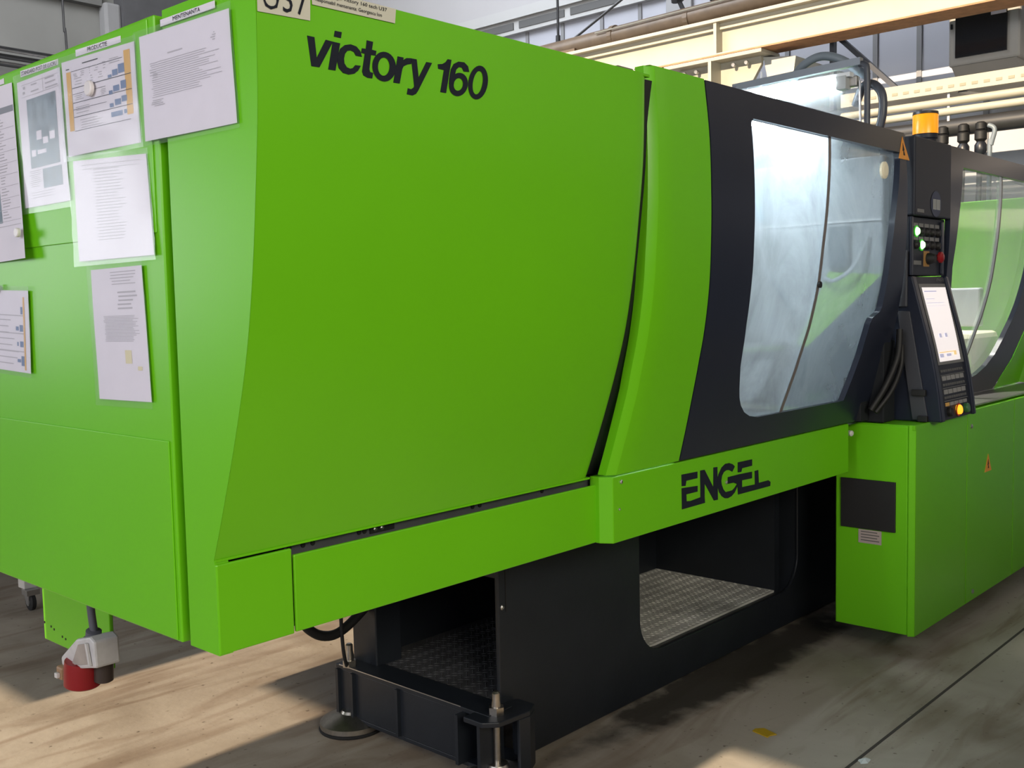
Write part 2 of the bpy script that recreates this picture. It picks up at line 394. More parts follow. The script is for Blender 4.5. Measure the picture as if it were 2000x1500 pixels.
MB().prism([(1.86, 3.03), (1.62, 3.0), (1.66, 2.74), (1.80, 2.74)], 'x', 5.5, 6.3).build('side_plate', mat('shade_plate', (.42, .42, .40), .6), b)
for y in (1.95, 2.05, 2.35, 2.45): MB().lathe((5.45, y, 3.0), [(.014, 0), (.014, .03)], (-1, 0, 0), 6).build('bolt', STEEL, b)

p = thing('overhead_pipe', 'fat brown lagged pipe running above the cream girder', 'pipe', (5.75, 2, 3.450))
MB().tube([(5.75, 4.15, 3.455), (5.75, 2, 3.490), (5.75, -5, 3.535)], .082, 20, 0).build('pipe_body', PIPE, p, smooth=True)
MB().tube([(5.72, 4.1, 3.350), (5.72, -5, 3.415)], .045, 14, 0).build('lower_pipe', DPIPE, p, smooth=True)
MB().tube([(5.662, 3.430, 3.51), (5.662, 1.0, 3.545), (5.662, -3, 3.575)], .006, 6, 0).build('clipped_wire', CREAM, p)
for y in (3.3, 2.6): MB().lathe((5.75, y, 3.475), [(.087, -.02), (.087, .02)], (0, 1, 0), 18).build('pipe_clamp', PIPE, p)
q = thing('valve', 'small dark tap standing on the brown pipe', 'valve', (5.75, 2.62, 3.510))
MB().tube([(5.75, 2.62, 3.480), (5.75, 2.66, 3.550), (5.75, 2.70, 3.630)], .018, 8).lathe((5.75, 2.71, 3.630), [(.05, 0), (.05, .02)], (0, .2, 1), 12).build('valve_body', DPIPE, q, smooth=True)
MB().lathe((5.75, 2.40, 3.500), [(.02, 0), (.02, .07), (.028, .07), (.028, .12)], n=10).build('pipe_stub', DPIPE, q, smooth=True)
h = thing('hanger_rod', 'thin dark rod hanging from the ceiling to the pipe end, with a diagonal stay', 'hanger', (5.75, 3.88, 3.430))
MB().tube([(5.75, 3.88, 3.430), (5.75, 3.88, 8.4)], .011, 8, 0).tube([(5.75, 3.88, 3.430), (5.75, 3.88, 3.590)], .02, 8, 0).build('rod', DPIPE, h)
MB().tube([(5.75, 3.86, 3.470), (5.9, 3.22, 3.85)], .011, 8, 0).build('stay', DPIPE, h)
MB().box(5.65, 5.85, 3.630, 4.06, 3.405, 3.430).build('foot_plate', PIPE, h)
MB().tube([(5.75, 4.02, 3.430), (5.75, 4.10, 3.460), (5.75, 4.16, 3.550)], .010, 6).build('bent_hook', DPIPE, h)
# strut hanging below the girder
q = thing('diagonal_strut', 'dark slanting steel strut between the girder and the cable tray', 'strut', (5.9, 1.4, 2.7))
MB().bar((5.72, 1.40, 3.10), (5.72, .96, 2.66), .05, .03).build('diagonal', HOSED, q)
MB().bar((5.72, 1.46, 3.12), (5.72, 1.46, 2.64), .045, .03).build('upright', HOSED, q)
q = thing('cable_tray', 'cream perforated cable tray along the right wall below the girder', 'tray', (5.7, 0, 2.68))
MB().box(5.60, 5.62, -6, 1.35, 2.63, 2.715).box(5.62, 5.85, -6, 1.35, 2.63, 2.64).build('tray', CREAM, q)
mb = MB()
for k in range(60): mb.box(5.597, 5.60, 1.25-k*.07, 1.25-k*.07+.035, 2.655, 2.672)
lab(stuff(mb.build('tray_slot', mat('slot_shadow', (.30, .27, .20), .8), q)), 'row of small slots in the tray side')
for nm, z, lb in (('conduit', 2.575, 'upper of two thin cream conduits below the cable tray'), ('conduit', 2.515, 'lower of two thin cream conduits below the cable tray')):
    tag(MB().tube([(5.62, 1.35, z), (5.62, -6, z)], .024, 12, 0).build(nm, CREAM, smooth=True), lb, 'conduit', 'cream conduits on the right wall')
tag(MB().tube([(5.66, 1.4, 2.42), (5.66, -6, 2.42)], .055, 14, 0).build('dark_pipe', DPIPE, smooth=True), 'black pipe with taps running below the cream conduits', 'pipe')
for y, lb in ((.50, 'tray hanger right of the diagonal strut'),):
    MB().bar((5.63, .66, 2.63), (5.63, .66, 2.45), .015).build('hanger', STEEL, q)
    MB().bar((5.63, .60, 2.63), (5.63, .45, 2.585), .02).build('hanger', DPIPE, q)
DUCTM = mat('coupling_black', (.010, .012, .018), .4)
# hoses with black quick couplings dropping from the black pipe
for i, (y, lb) in enumerate(((.685, 'black ribbed coupling drop behind the amber beacon'), (.560, 'left of two black ribbed couplings right of the beacon'), (.458, 'right of two black ribbed couplings right of the beacon'))):
    d = thing('hose_drop', lb, 'hose', (5.60, y, 2.2), 'coupling drops on the black pipe')
    zt = 2.425
    MB().lathe((5.60, y, zt), [(.02, 0), (.032, -.01), (.032, -.045), (.024, -.05), (.036, -.06), (.036, -.105), (.03, -.11), (.022, -.12)], n=14).build('coupling', DARK, d, smooth=True)
    MB().lathe((5.60, y, zt-.12), [(.024, 0), (.036, -.02), (.036, -.055), (.024, -.08), (.017, -.10)], n=14).build('coupling_nut', DUCTM, d, smooth=True)
    MB().tube([(5.60, y, zt-.17), (5.60, y+.01, 1.9), (5.57, y, 1.4), (5.6, y+.01, .9)], .017, 10).build('hose', HOSED, d, smooth=True)
d = thing('steel_drop_pipe', 'bent galvanised pipe beside the right black coupling', 'pipe', (5.6, .405, 2.2))
MB().tube([(5.6, .415, 2.40), (5.6, .378, 2.37), (5.6, .398, 2.28), (5.6, .406, 2.2), (5.6, .406, .9)], .014, 10).build('pipe_body', HOSE, d, smooth=True)
d = thing('drop_bracket', 'short bent tap hanging left of the amber beacon', 'tap', (5.6, .89, 2.3))
MB().tube([(5.6, .89, 2.38), (5.6, .93, 2.33), (5.6, .935, 2.27)], .012, 8).build('spout', HOSE, d, smooth=True)
MB().box(5.58, 5.62, .81, .91, 2.36, 2.40).build('tap_body', DPIPE, d)
d = thing('wall_heater', 'grey wall box with a dark glass front high on the right wall', 'heater', (6.1, .55, 2.8))
hg = mat('grey_box_paint', (.33, .32, .30), .5)
MB().box(6.0, 6.48, .36, .80, 2.86, 3.30).build('body', hg, d, bevel=.015)
MB().box(5.985, 6.0, .437, .752, 2.91, 3.24).build('dark_front', mat('dark_glass', (.012, .013, .016), .12), d)
MB().prism([(6.0, 2.86), (6.45, 2.86), (6.4, 2.76), (6.12, 2.78)], 'y', .38, .78).build('lower_hood', hg, d)
MB().box(5.992, 6.0, .775, .785, 3.10, 3.13).build('switch', INK, d)
MB().box(5.975, 5.984, .44, .53, 3.14, 3.215).build('paper_note', PAPER, d)

# left background: hanging cable and a bunch of pipes on the back wall
tag(MB().tube([(3.89, 8.8, 6.6), (3.892, 8.8, 4.4), (3.905, 8.8, 4.2), (3.93, 8.8, 3.2)], .012, 8).build('hanging_cable', DPIPE), 'thin black cable hanging down the concrete back wall', 'cable')
for k in range(6):
    z = 3.965-k*.036
    tag(MB().tube([(-2, 8.80-.05*(k % 2), z+.02), (3.85+.1*(k % 3), 8.80-.05*(k % 2), z-.004)], .013, 8, 0).build('wall_pipe', [DPIPE, STEEL, DPIPE][k % 3], smooth=True),
        ['topmost dark pipe of the bundle along the back wall', 'galvanised pipe second from the top of the back wall bundle', 'dark pipe third from the top of the back wall bundle', 'dark pipe third from the bottom of the back wall bundle', 'galvanised pipe second from the bottom of the back wall bundle', 'lowest dark pipe of the bundle along the back wall'][k], 'pipe', 'pipes bundled on the back wall')

# ------------------------------------------------------------------ injection moulding machine
MC = thing('moulding_machine', 'large bright green and anthracite injection moulding machine with victory 160 lettering', 'machine', (2.2, .65, 0))
# end face
ed = MB().box(0, .03, .138, 1.46, .724, 1.957).build('end_door', GREEN, MC, bevel=.003)
MB().box(-.0035, 0, .150, 1.46, .728, 1.1315).build('lower_sheet', GREEN, ed, bevel=.0025)
MB().box(-.003, 0, .160, 1.46, 1.543, 1.952).build('upper_sheet', GREEN, ed, bevel=.0025)
MB().box(.035, .05, .09, .15, .73, 1.95).build('door_rebate', GREEN, MC)
poly = [(.106, .726), (.106, 1.958)]+[(prA(z)+.0015, z) for z in frange(1.956, .912, 40)]+[(.006, .905), (.0015, .900), (.0015, .726)]
MB().prism(poly, 'x', 0, .030).build('corner_post', GREEN, MC)
MB().box(.03, .05, .10, .115, .74, 1.95).build('rebate_side', GREEN, MC)
# curved front cover
mb = MB(); zz = frange(.912, 1.957, 44); xs = [-.0004, .3, .6, .9, 1.10, 1.130, 1.142, 1.151, 1.156, 1.158]; dy = [0, 0, 0, 0, 0, .0005, .003, .008, .015, .05]
mb.add([(x, prA(z)+e, z) for z in zz for x, e in zip(xs, dy)], [(r*10+k, r*10+k+1, (r+1)*10+k+1, (r+1)*10+k) for r in range(43) for k in range(9)])
fc = mb.build('front_cover', GREEN, MC, smooth=True)
MB().box(.031, 1.165, prA(1.957)+.001, .1, 1.950, 1.9575).build('top_fold', GREEN, fc, bevel=.002)
MB().box(.002, 1.158, .0045, .03, .908, .9128).build('bottom_lip', GREEN, fc)
MB().prism([(prA(z)+.035, z) for z in frange(1.955, .912, 20)]+[(.09, .912), (.09, 1.955)], 'x', 1.158, 1.24).build('gap_strip', DARK, MC)
MB().box(.05, 1.24, .15, 1.44, 1.92, 1.945).build('roof_sheet', GREEN, MC)
MB().box(1.15, 1.17, -.11, -.07, 1.955, 1.985).box(1.17, 1.24, -.10, -.06, 1.955, 2.0).build('top_latch', BOLT, MC, bevel=.004)
# lower strip
MB().box(-.0004, .1735, 0, .008, .727, .904).build('lower_panel', GREEN, MC, bevel=.003)
MB().box(.1775, 1.215, 0, .008, .729, .8895).build('lower_panel', GREEN, MC, bevel=.003)
sr = MB().box(.178, 1.21, .034, .06, .78, .903).build('slide_rail', RAIL, MC)
for x in (.19, .225, .25, .375, .39, .73, .755, .99):
    MB().lathe((x, .034, .8965), [(.0055, 0), (.0055, .003)], (0, -1, 0), 10).build('rail_hole', DARK, sr)
for x in (.42, .44): MB().lathe((x, .034, .8965), [(.0055, 0), (.0055, .004), (.003, .006)], (0, -1, 0), 8).build('rail_screw', STEEL, sr)
MB().box(.405, .475, .030, .034, .888, .903).build('rail_carriage', DARK, sr)
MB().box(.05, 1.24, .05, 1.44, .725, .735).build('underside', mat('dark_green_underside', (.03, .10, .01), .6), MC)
MB().box(.05, 1.24, 1.43, 1.45, .725, 1.95).build('rear_wall', GREEN, MC)
# lettering on the cover
VIC = {'v': [(0.1046,1.8724),(0.1204,1.8723),(0.1246,1.8366),(0.1456,1.8719),(0.1621,1.8713),(0.1306,1.8212),(0.1127,1.8206)],
'dot': [(0.1668,1.8914),(0.1825,1.8916),(0.1803,1.8807),(0.1644,1.8809)],
'i': [(0.1614,1.8712),(0.1783,1.8710),(0.1665,1.8207),(0.1503,1.8203)],
'c': [(0.2292,1.8549),(0.2253,1.8646),(0.2160,1.8717),(0.2026,1.8733),(0.1893,1.8699),(0.1782,1.8613),(0.1724,1.8477),(0.1711,1.8357),(0.1742,1.8260),(0.1839,1.8190),(0.1971,1.8178),(0.2106,1.8215),(0.2197,1.8285),(0.2262,1.8381),(0.2131,1.8373),(0.2074,1.8313),(0.2007,1.8291),(0.1929,1.8305),(0.1875,1.8365),(0.1866,1.8449),(0.1890,1.8537),(0.1946,1.8601),(0.2024,1.8623),(0.2102,1.8605),(0.2146,1.8547)],
't': [(0.2416,1.8871),(0.2568,1.8867),(0.2536,1.8717),(0.2645,1.8712),(0.2627,1.8622),(0.2511,1.8618),(0.2467,1.8350),(0.2483,1.8301),(0.2559,1.8294),(0.2534,1.8189),(0.2423,1.8184),(0.2321,1.8216),(0.2292,1.8281),(0.2362,1.8617),(0.2275,1.8619),(0.2295,1.8705),(0.2391,1.8711)],
'r': [(0.3181,1.8696),(0.3333,1.8697),(0.3320,1.8646),(0.3406,1.8699),(0.3530,1.8715),(0.3529,1.8606),(0.3430,1.8582),(0.3330,1.8532),(0.3293,1.8472),(0.3223,1.8190),(0.3063,1.8186)],
'y': [(0.3530,1.8713),(0.3675,1.8716),(0.3722,1.8372),(0.3934,1.8704),(0.4088,1.8709),(0.3704,1.8114),(0.3647,1.8048),(0.3559,1.8007),(0.3410,1.8011),(0.3436,1.8129),(0.3523,1.8122),(0.3586,1.8162),(0.3604,1.8191)],
'1': [(0.4523,1.8850),(0.4630,1.8853),(0.4472,1.8174),(0.4313,1.8172),(0.4415,1.8619),(0.4257,1.8624),(0.4250,1.8710),(0.4376,1.8734),(0.4469,1.8786)],
'6': [(0.5140,1.8687),(0.5107,1.8797),(0.4997,1.8860),(0.4833,1.8850),(0.4697,1.8783),(0.4615,1.8667),(0.4565,1.8472),(0.4554,1.8358),(0.4694,1.8377),(0.4708,1.8530),(0.4764,1.8680),(0.4846,1.8743),(0.4928,1.8742),(0.4982,1.8674)]}
RINGS = [([(0.2804,1.8725),(0.3131,1.8520),(0.2843,1.8176),(0.2538,1.8413)], [(0.2838,1.8620),(0.2966,1.8459),(0.2809,1.8278),(0.2678,1.8434)]),
([(0.4826,1.8623),(0.5100,1.8462),(0.4842,1.8160),(0.4553,1.8330)], [(0.4831,1.8519),(0.4953,1.8428),(0.4815,1.8265),(0.4688,1.8373)]),
([(0.5402,1.8856),(0.5702,1.8594),(0.5371,1.8165),(0.5105,1.8434)], [(0.5421,1.8748),(0.5543,1.8552),(0.5357,1.8265),(0.5240,1.8452)])]
def letter_flat(poly, f, d=.0012):
    b = MB(); n = len(poly)
    b.add([(x, f(z)-d, z) for x, z in poly]+[(x, f(z)+.0005, z) for x, z in poly], [tuple(range(n))]+[(i, (i+1) % n, n+(i+1) % n, n+i) for i in range(n)]); return b
for k, pl in VIC.items(): letter_flat(pl, prA).build('letter', INK, fc)
for out_, in_ in RINGS:
    vs_ = []
    for q4 in (out_, in_):
        cx = (q4[1][0]+q4[3][0])/2; cz = (q4[0][1]+q4[2][1])/2; a = ((q4[1][0]-q4[3][0])/2, (q4[1][1]-q4[3][1])/2); b_ = ((q4[0][0]-q4[2][0])/2, (q4[0][1]-q4[2][1])/2)
        ex = (q4[0][0]+q4[2][0])/2-cx
        for i in range(28):
            t = 2*math.pi*i/28; x = cx+a[0]*math.cos(t)+b_[0]*math.sin(t); z = cz+a[1]*math.cos(t)+b_[1]*math.sin(t); vs_.append((x, prA(z)-.0012, z))
    MB().add(vs_, [(i, (i+1) % 28, 28+(i+1) % 28, 28+i) for i in range(28)]).build('letter', INK, fc)

# sliding guard: sill, post, door
sill = MB().prism([(1.176, -.012), (1.196, -.045), (2.668, -.045), (2.70, -.02), (2.70, .02), (1.176, .02)], 'z', .728, .912).build('guard_sill', GREEN, MC, bevel=.003)
ENG = {'E1': [(1.5320,0.8737),(1.6195,0.8712),(1.6192,0.8512),(1.5578,0.8517),(1.5534,0.8369),(1.5328,0.8391)],
'E2': [(1.5322,0.8331),(1.6194,0.8277),(1.6192,0.8102),(1.5572,0.8109),(1.5583,0.7898),(1.5792,0.7874),(1.6356,0.7904),(1.6582,0.7885),(1.6605,0.7691),(1.5331,0.7691)],
'N': [(1.6344,0.8723),(1.6589,0.8714),(1.7091,0.8096),(1.7099,0.8718),(1.7329,0.8704),(1.7347,0.7672),(1.7116,0.7683),(1.6587,0.8296),(1.6579,0.7695),(1.6354,0.7731)],
'G': [(1.8375,0.8583),(1.8234,0.8675),(1.8032,0.8737),(1.7801,0.8739),(1.7586,0.8654),(1.7402,0.8469),(1.7324,0.8319),(1.7337,0.8092),(1.7425,0.7902),(1.7576,0.7750),(1.7759,0.7657),(1.7944,0.7628),(1.8162,0.7660),(1.8352,0.7747),(1.8544,0.7933),(1.8496,0.7990),(1.8353,0.7895),(1.8227,0.7840),(1.7807,0.7842),(1.7670,0.7955),(1.7580,0.8105),(1.7551,0.8239),(1.7598,0.8394),(1.7706,0.8492),(1.7860,0.8533),(1.8015,0.8519),(1.8216,0.8437)],
'GE': [(1.7950,0.8297),(1.8674,0.8296),(1.9455,0.8270),(1.9454,0.8055),(1.8817,0.8077),(1.8815,0.7853),(1.9652,0.7824),(1.9887,0.7838),(2.0537,0.7835),(2.0676,0.7763),(2.0658,0.7627),(1.8573,0.7651),(1.8544,0.7933),(1.8496,0.8006),(1.8292,0.8077),(1.7954,0.8087)],
'E3': [(1.8566,0.8690),(1.9458,0.8677),(1.9456,0.8467),(1.8820,0.8467),(1.8771,0.8357),(1.8563,0.8369)],
'L': [(1.9638,0.8266),(1.9856,0.8271),(1.9887,0.7824),(1.9652,0.7815)]}
for i_, pl in enumerate(ENG.values()): letter_flat(pl, lambda z: -.045, .0010+.0002*i_).build('letter', INK, sill)
for x, z, r in ((1.232, .895, .006), (1.222, .82, .0035), (1.786, .8145, .006)):
    MB().lathe((x, -.045, z), [(r, 0), (r, .003), (r*.5, .005)], (0, -1, 0), 10).build('screw', STEEL, sill)

zz = frange(.918, 1.995, 46)
post = MB(); prof = [(1.180, .045), (1.180, .018), (1.202, .0008), (1.205, 0), (1.30, 0), (1.42, 0), (1.488, 0), (1.490, .02)]
def pshift(z): return interp(z, [.918, 1.19, 1.425, 1.69, 2.0], [.022, .018, .004, -.010, -.018])     # the post's right edge leans a little
n = len(prof)
post.add([(x+(pshift(z) if k > 4 else 0)+(interp(z, [.92, 1.15, 1.3, 1.5, 1.8, 2.0], [0, .024, .022, .018, .021, .028]) if k < 4 else 0), prB(z)+e, z) for z in zz for k, (x, e) in enumerate(prof)],
         [(r*n+k, r*n+k+1, (r+1)*n+k+1, (r+1)*n+k) for r in range(45) for k in range(n-1)])
post.add([(1.209, prB(1.995)+.034, 1.995), (1.214, prB(1.995)+.0015, 1.995), (1.47, prB(1.995), 1.995), (1.47, prB(1.995)+.05, 1.99), (1.209, prB(1.995)+.05, 1.99)], [(0, 1, 2, 3, 4)])
post.build('guard_post', GREEN, MC, smooth=True)

def frame_panel(x0, x1, z0, z1, left, right, name, m, parent, off=0., x0f=None, x1f=None, nz=60, thick=.022):
    """curved door skin with a window hole whose left and right edges are polylines (x, z) from bottom to top"""
    lz = [p[1] for p in left]; lx = [p[0] for p in left]; rz = [p[1] for p in right]; rx = [p[0] for p in right]
    hb, ht = max(lz[0], rz[0]), min(lz[-1], rz[-1])
    zs_ = sorted(set([round(z, 5) for z in [z0, z1, hb, ht]+[z for z in lz+rz if hb < z < ht]+frange(z0, z1, nz)]))
    A = lambda z: x0f(z) if x0f else x0
    B_ = lambda z: x1f(z) if x1f else x1
    b = MB(); X = []
    for z in zs_:                                  # six columns: outer left, hole left, hole right, outer right
        zc = min(max(z, hb), ht); X.append((A(z), interp(zc, lz, lx), interp(zc, rz, rx), B_(z)))
    vs_ = [(x, prB(z)+off+t, z) for t in (0, thick) for z, r in zip(zs_, X) for x in r]
    N_ = len(zs_)*4; fs_ = []
    for i in range(len(zs_)-1):
        inside = zs_[i] >= hb-1e-6 and zs_[i+1] <= ht+1e-6
        for k in range(3):
            if inside and k == 1: continue
            q = (4*i+k, 4*i+k+1, 4*i+k+5, 4*i+k+4); fs_ += [q, tuple(N_+v for v in q[::-1])]
        for k in (0, 3): fs_.append((4*i+k, 4*i+k+4, N_+4*i+k+4, N_+4*i+k))
        if inside:
            for k in (1, 2): fs_.append((4*i+k, 4*i+k+4, N_+4*i+k+4, N_+4*i+k))
    for i in (0, len(zs_)-1):
        for k in range(3): fs_.append((4*i+k, 4*i+k+1, N_+4*i+k+1, N_+4*i+k))
    for z in (hb, ht):
        i = min(range(len(zs_)), key=lambda n_: abs(zs_[n_]-z)); fs_.append((4*i+1, 4*i+2, N_+4*i+2, N_+4*i+1))
    b.add(vs_, fs_)
    return b.build(name, m, parent, smooth=True)
def pane_strip(left, right, z0, z1, off, name, m, parent, nz=30):
    lz = [p[1] for p in left]; lx = [p[0] for p in left]; rz = [p[1] for p in right]; rx = [p[0] for p in right]
    zs_ = frange(z0, z1, nz); b = MB()
    vs_ = []
    for z in zs_: vs_ += [(interp(z, lz, lx), prB(z)+off, z), (interp(z, rz, rx), prB(z)+off, z)]
    b.add(vs_, [(2*i, 2*i+1, 2*i+3, 2*i+2) for i in range(nz-1)])
    return b.build(name, m, parent, smooth=True)
Lw = [(1.93, 1.009), (1.875, 1.018), (1.835, 1.034), (1.805, 1.058), (1.785, 1.085), (1.774, 1.112), (1.752, 1.18), (1.733, 1.31), (1.728, 1.42), (1.727, 1.52), (1.720, 1.70), (1.712, 1.885), (1.715, 1.905), (1.728, 1.916)]
Rw = [(2.545, 1.004), (2.560, 1.010), (2.590, 1.09), (2.617, 1.177), (2.628, 1.290), (2.640, 1.310), (2.692, 1.330), (2.704, 1.345), (2.722, 1.50), (2.745, 1.66), (2.78, 1.80), (2.802, 1.895), (2.800, 1.916)]
dv = [(2.100, 1.0), (2.143, 1.153), (2.168, 1.288), (2.184, 1.423), (2.196, 1.557), (2.222, 1.74), (2.248, 1.925)]
door = frame_panel(1.494, 2.86, .918, 1.993, Lw, Rw, 'guard_door', BLACK, MC, x0f=lambda z: 1.494+pshift(z))
WIDE = lambda pts, d: [(x+d, z) for x, z in pts]
pane_strip(WIDE(Lw, -.03), dv, .99, 1.935, .016, 'window_pane', PANE, door)
pane_strip(dv, WIDE(Rw, .03), .99, 1.935, .026, 'window_pane', PANER, door)
pane_strip(WIDE(dv, -.010), WIDE(dv, .010), .995, 1.93, .010, 'window_seam', mat('seam_strip', (.14, .125, .12), .4), door)
MB().lathe((2.186, prB(1.43)+.008, 1.43), [(.011, 0), (.011, .006)], (0, -1, 0), 12).build('seam_screw', DARK, door)
MB().lathe((2.688, prB(1.84)+.02, 1.843), [(.031, 0), (.031, .008), (.02, .012)], (0, -1, -.02), 20).build('window_button', mat('pale_button', (.82, .76, .58), .5), door)
def sticker(px, pz, w, hgt, f, name, m, parent, mark=True, d=.0015):
    t = letter_flat([(px-w/2, pz), (px+w/2, pz), (px, pz+hgt)], f, d).build(name, m, parent)
    if mark:
        letter_flat([(px-w*.05, pz+hgt*.18), (px+w*.10, pz+hgt*.18), (px+.01*w, pz+hgt*.40), (px+w*.08, pz+hgt*.40), (px-w*.02, pz+hgt*.72), (px-w*.10, pz+hgt*.36), (px-w*.03, pz+hgt*.36)], f, d+.0008).build('bolt_symbol', INK, parent)
    return t
lab(sticker(2.838, 1.893, .098, .085, prB, 'warning_sticker', YELLOW, door), 'orange warning triangle at the top corner')

# inside of the mould space
inn = bpy.data.objects.new('mould_space', None); COL.objects.link(inn); attach(inn, MC)
def ip(mb, name, m, bevel=0, smooth=False):
    o_ = mb.build(name, m, None, bevel, smooth); o_.parent = inn; o_.matrix_parent_inverse = Matrix.Translation(-Vector(MC.location)) if False else Matrix(); return o_
inn.matrix_parent_inverse = Matrix.Translation(-Vector(MC.location))
ip(MB().box(2.84, 2.92, -.10, 1.30, .95, 1.92), 'fixed_platen', INTER, .01)
ip(MB().box(1.30, 1.36, .0, 1.30, .95, 1.9), 'moving_platen', INTER, .01)
ip(MB().box(1.25, 2.9, 1.32, 1.36, .9, 1.98), 'rear_guard', mat('rear_guard_grey', (.50, .52, .52), .5))
ip(MB().box(1.24, 2.84, -.02, 1.30, .90, .93), 'drip_tray', INTERD)
for y, z in ((.30, 1.62), (.30, 1.18), (1.0, 1.62), (1.0, 1.18)):
    ip(MB().tube([(1.3, y, z), (2.84, y, z)], .035, 18, 0), 'tie_bar', STEEL, 0, True)
ip(MB().box(2.70, 2.84, .40, .85, 1.22, 1.62), 'mould_half', STEEL, .008)
ip(MB().prism([(.105, 1.487), (-.115, 1.470), (.19, 1.190), (.24, 1.20)], 'x', 2.815, 2.835), 'chute_side', CHUTE)
ip(MB().prism([(-.118, 1.468), (.19, 1.187), (.45, .95), (-.015, .95)], 'x', 2.79, 2.81), 'drop_chute', INTERD)
ip(MB().box(2.825, 2.838, -.10, .44, 1.675, 1.684), 'edge_rail', mat('white_edge', (.8, .82, .85), .4))
ip(MB().tube([(2.80, .44, 1.50), (2.74, .36, 1.52), (2.72, .28, 1.44), (2.76, .22, 1.32)], .012, 10), 'cooling_hose', HOSE, 0, True)
ip(MB().tube([(2.82, -.05, 1.62), (2.76, -.02, 1.50), (2.76, .06, 1.45), (2.8, .12, 1.47)], .008, 8), 'cooling_hose', mat('pale_hose', (.5, .55, .6), .4), 0, True)
ip(MB().tube([(2.80, .46, 1.90), (2.76, .40, 1.80), (2.78, .38, 1.70)], .016, 8), 'cooling_hose', mat('blue_hose', (.25, .45, .6), .4), 0, True)
ip(MB().box(2.80, 2.838, .02, .10, 1.50, 1.66), 'valve_block', INTERD, .005)
# glowing tube added to whiten the pane, then the picker enclosure above
wl = MB().tube([(1.70, .02, 1.972), (2.22, .02, 1.972)], .014, 12, 0).build('added_tube', TUBE2, MC, smooth=True)
MB().box(1.66, 2.26, -.02, .06, 1.992, 2.0).build('added_tube_cover', HOUSE, wl)
MB().box(1.49, 2.86, prB(1.99)+.001, .0, 1.986, 1.9935).build('guard_top', BLACK, MC)

MB().box(2.885, 3.30, .001, .70, 1.90, 1.991).build('roof_beam', HOUSE, MC)
pk = thing('picker_enclosure', 'clear foil enclosure with a bright fluorescent lamp standing on top of the guard', 'enclosure', (2.95, .3, 1.992))
MB().bar((2.95, .60, 2.287), (2.95, .035, 2.305), .03, .028).build('top_rail', mat('alu_frame', (.30, .33, .36), .35, .7), pk)
MB().tube([(2.95, .045, 2.295), (2.95, .022, 2.29), (2.95, .012, 2.25), (2.95, .012, 1.993)], .012, 10, 4).build('corner_tube', HOSED, pk, smooth=True)
MB().tube([(2.935, .035, 2.23), (2.935, .03, 1.994)], .005, 8, 0).build('corner_cord', STEEL, pk)
MB().box(2.93, 2.97, .58, .61, 1.992, 2.29).build('rear_post', RAIL, pk)
mb = MB(); ny, nz_ = 22, 14; rnd = random.Random(3)
mb.add([(2.945+rnd.uniform(-.006, .006), .04+.54*i/(ny-1), 1.993+.292*j/(nz_-1)) for j in range(nz_) for i in range(ny)], [(j*ny+i, j*ny+i+1, (j+1)*ny+i+1, (j+1)*ny+i) for j in range(nz_-1) for i in range(ny-1)])
mb.build('foil_curtain', FOIL, pk, smooth=True)
lm = MB().box(2.90, 2.935, .06, .56, 2.245, 2.262).build('lamp_body', mat('lamp_white', (.7, .72, .74), .4), pk)
for k, x in enumerate((2.906, 2.929)):
    MB().tube([(x, .12, 2.225), (x, .54, 2.225)], .016, 12, 0).build('lamp_tube', TUBE, lm, smooth=True)
MB().box(2.895, 2.94, .075, .115, 2.20, 2.25).build('lamp_socket', mat('socket_grey', (.4, .42, .42), .5), lm)
MB().box(2.93, 2.96, .045, .085, 2.21, 2.25).build('corner_joint', BOLT, pk, bevel=.004)
MB().tube([(2.95, .47, 2.335), (2.95, .473, 2.25)], .004, 6, 0).build('cable_tie', mat('tie_white', (.8, .82, .85), .5), pk)
tag(MB().tube([(3.0, .36, 2.25), (2.97, .325, 2.30), (2.95, .27, 2.335), (2.95, .20, 2.352), (2.96, .12, 2.325), (3.0, .03, 2.25)], .017, 12).build('grey_hose', HOSE, smooth=True), 'grey ribbed hose arching over the foil enclosure', 'hose')
tag(MB().tube([(3.02, .09, 2.15), (3.0, .05, 2.215), (3.0, .01, 2.22), (3.0, -.025, 2.18), (3.0, -.03, 2.11), (3.0, -.015, 2.04), (3.0, .01, 1.995)], .017, 12).build('dark_hose', HOSED, smooth=True), 'dark hose looping down beside the foil enclosure post', 'hose')

# control cabinet under the console
BXZ0, BXZ1 = .10, .905
cab = MB().box(2.79, 4.9, -.235, .06, BXZ0+.005, BXZ1-.02).build('control_cabinet', GREEN, MC)
MB().box(2.7855, 2.80, -.2235, .058, BXZ0+.004, BXZ1-.005).build('side_panel', GREEN, cab, bevel=.003)
MB().prism([(2.7855, -.2295), (2.797, -.25), (3.340, -.25), (3.340, -.236), (2.7855, -.2265)], 'z', BXZ0, BXZ1+.0).build('front_panel', GREEN, cab, bevel=.002)
MB().box(3.346, 3.945, -.25, -.236, BXZ0, BXZ1+.003).build('front_panel', GREEN, cab, bevel=.002)
MB().box(3.951, 4.9, -.25, -.236, BXZ0, BXZ1+.003).build('front_panel', GREEN, cab, bevel=.002)
MB().box(2.79, 4.9, -.249, .05, BXZ1-.02, BXZ1-.001).build('top_sheet', GREEN, cab, bevel=.002)
MB().box(2.778, 2.7853, -.181, .036, .493, .686).build('vent_plate', DARK, cab, bevel=.002)
lb_ = MB().box(2.783, 2.7853, -.126, -.035, .437, .490).build('rating_label', mat('pale_label', (.40, .34, .32), .6), cab)
for k in range(4): MB().box(2.7824, 2.783, -.118+.008*(k % 2), -.045, .447+k*.011, .4505+k*.011).build('printed_line', KEYD, cab)
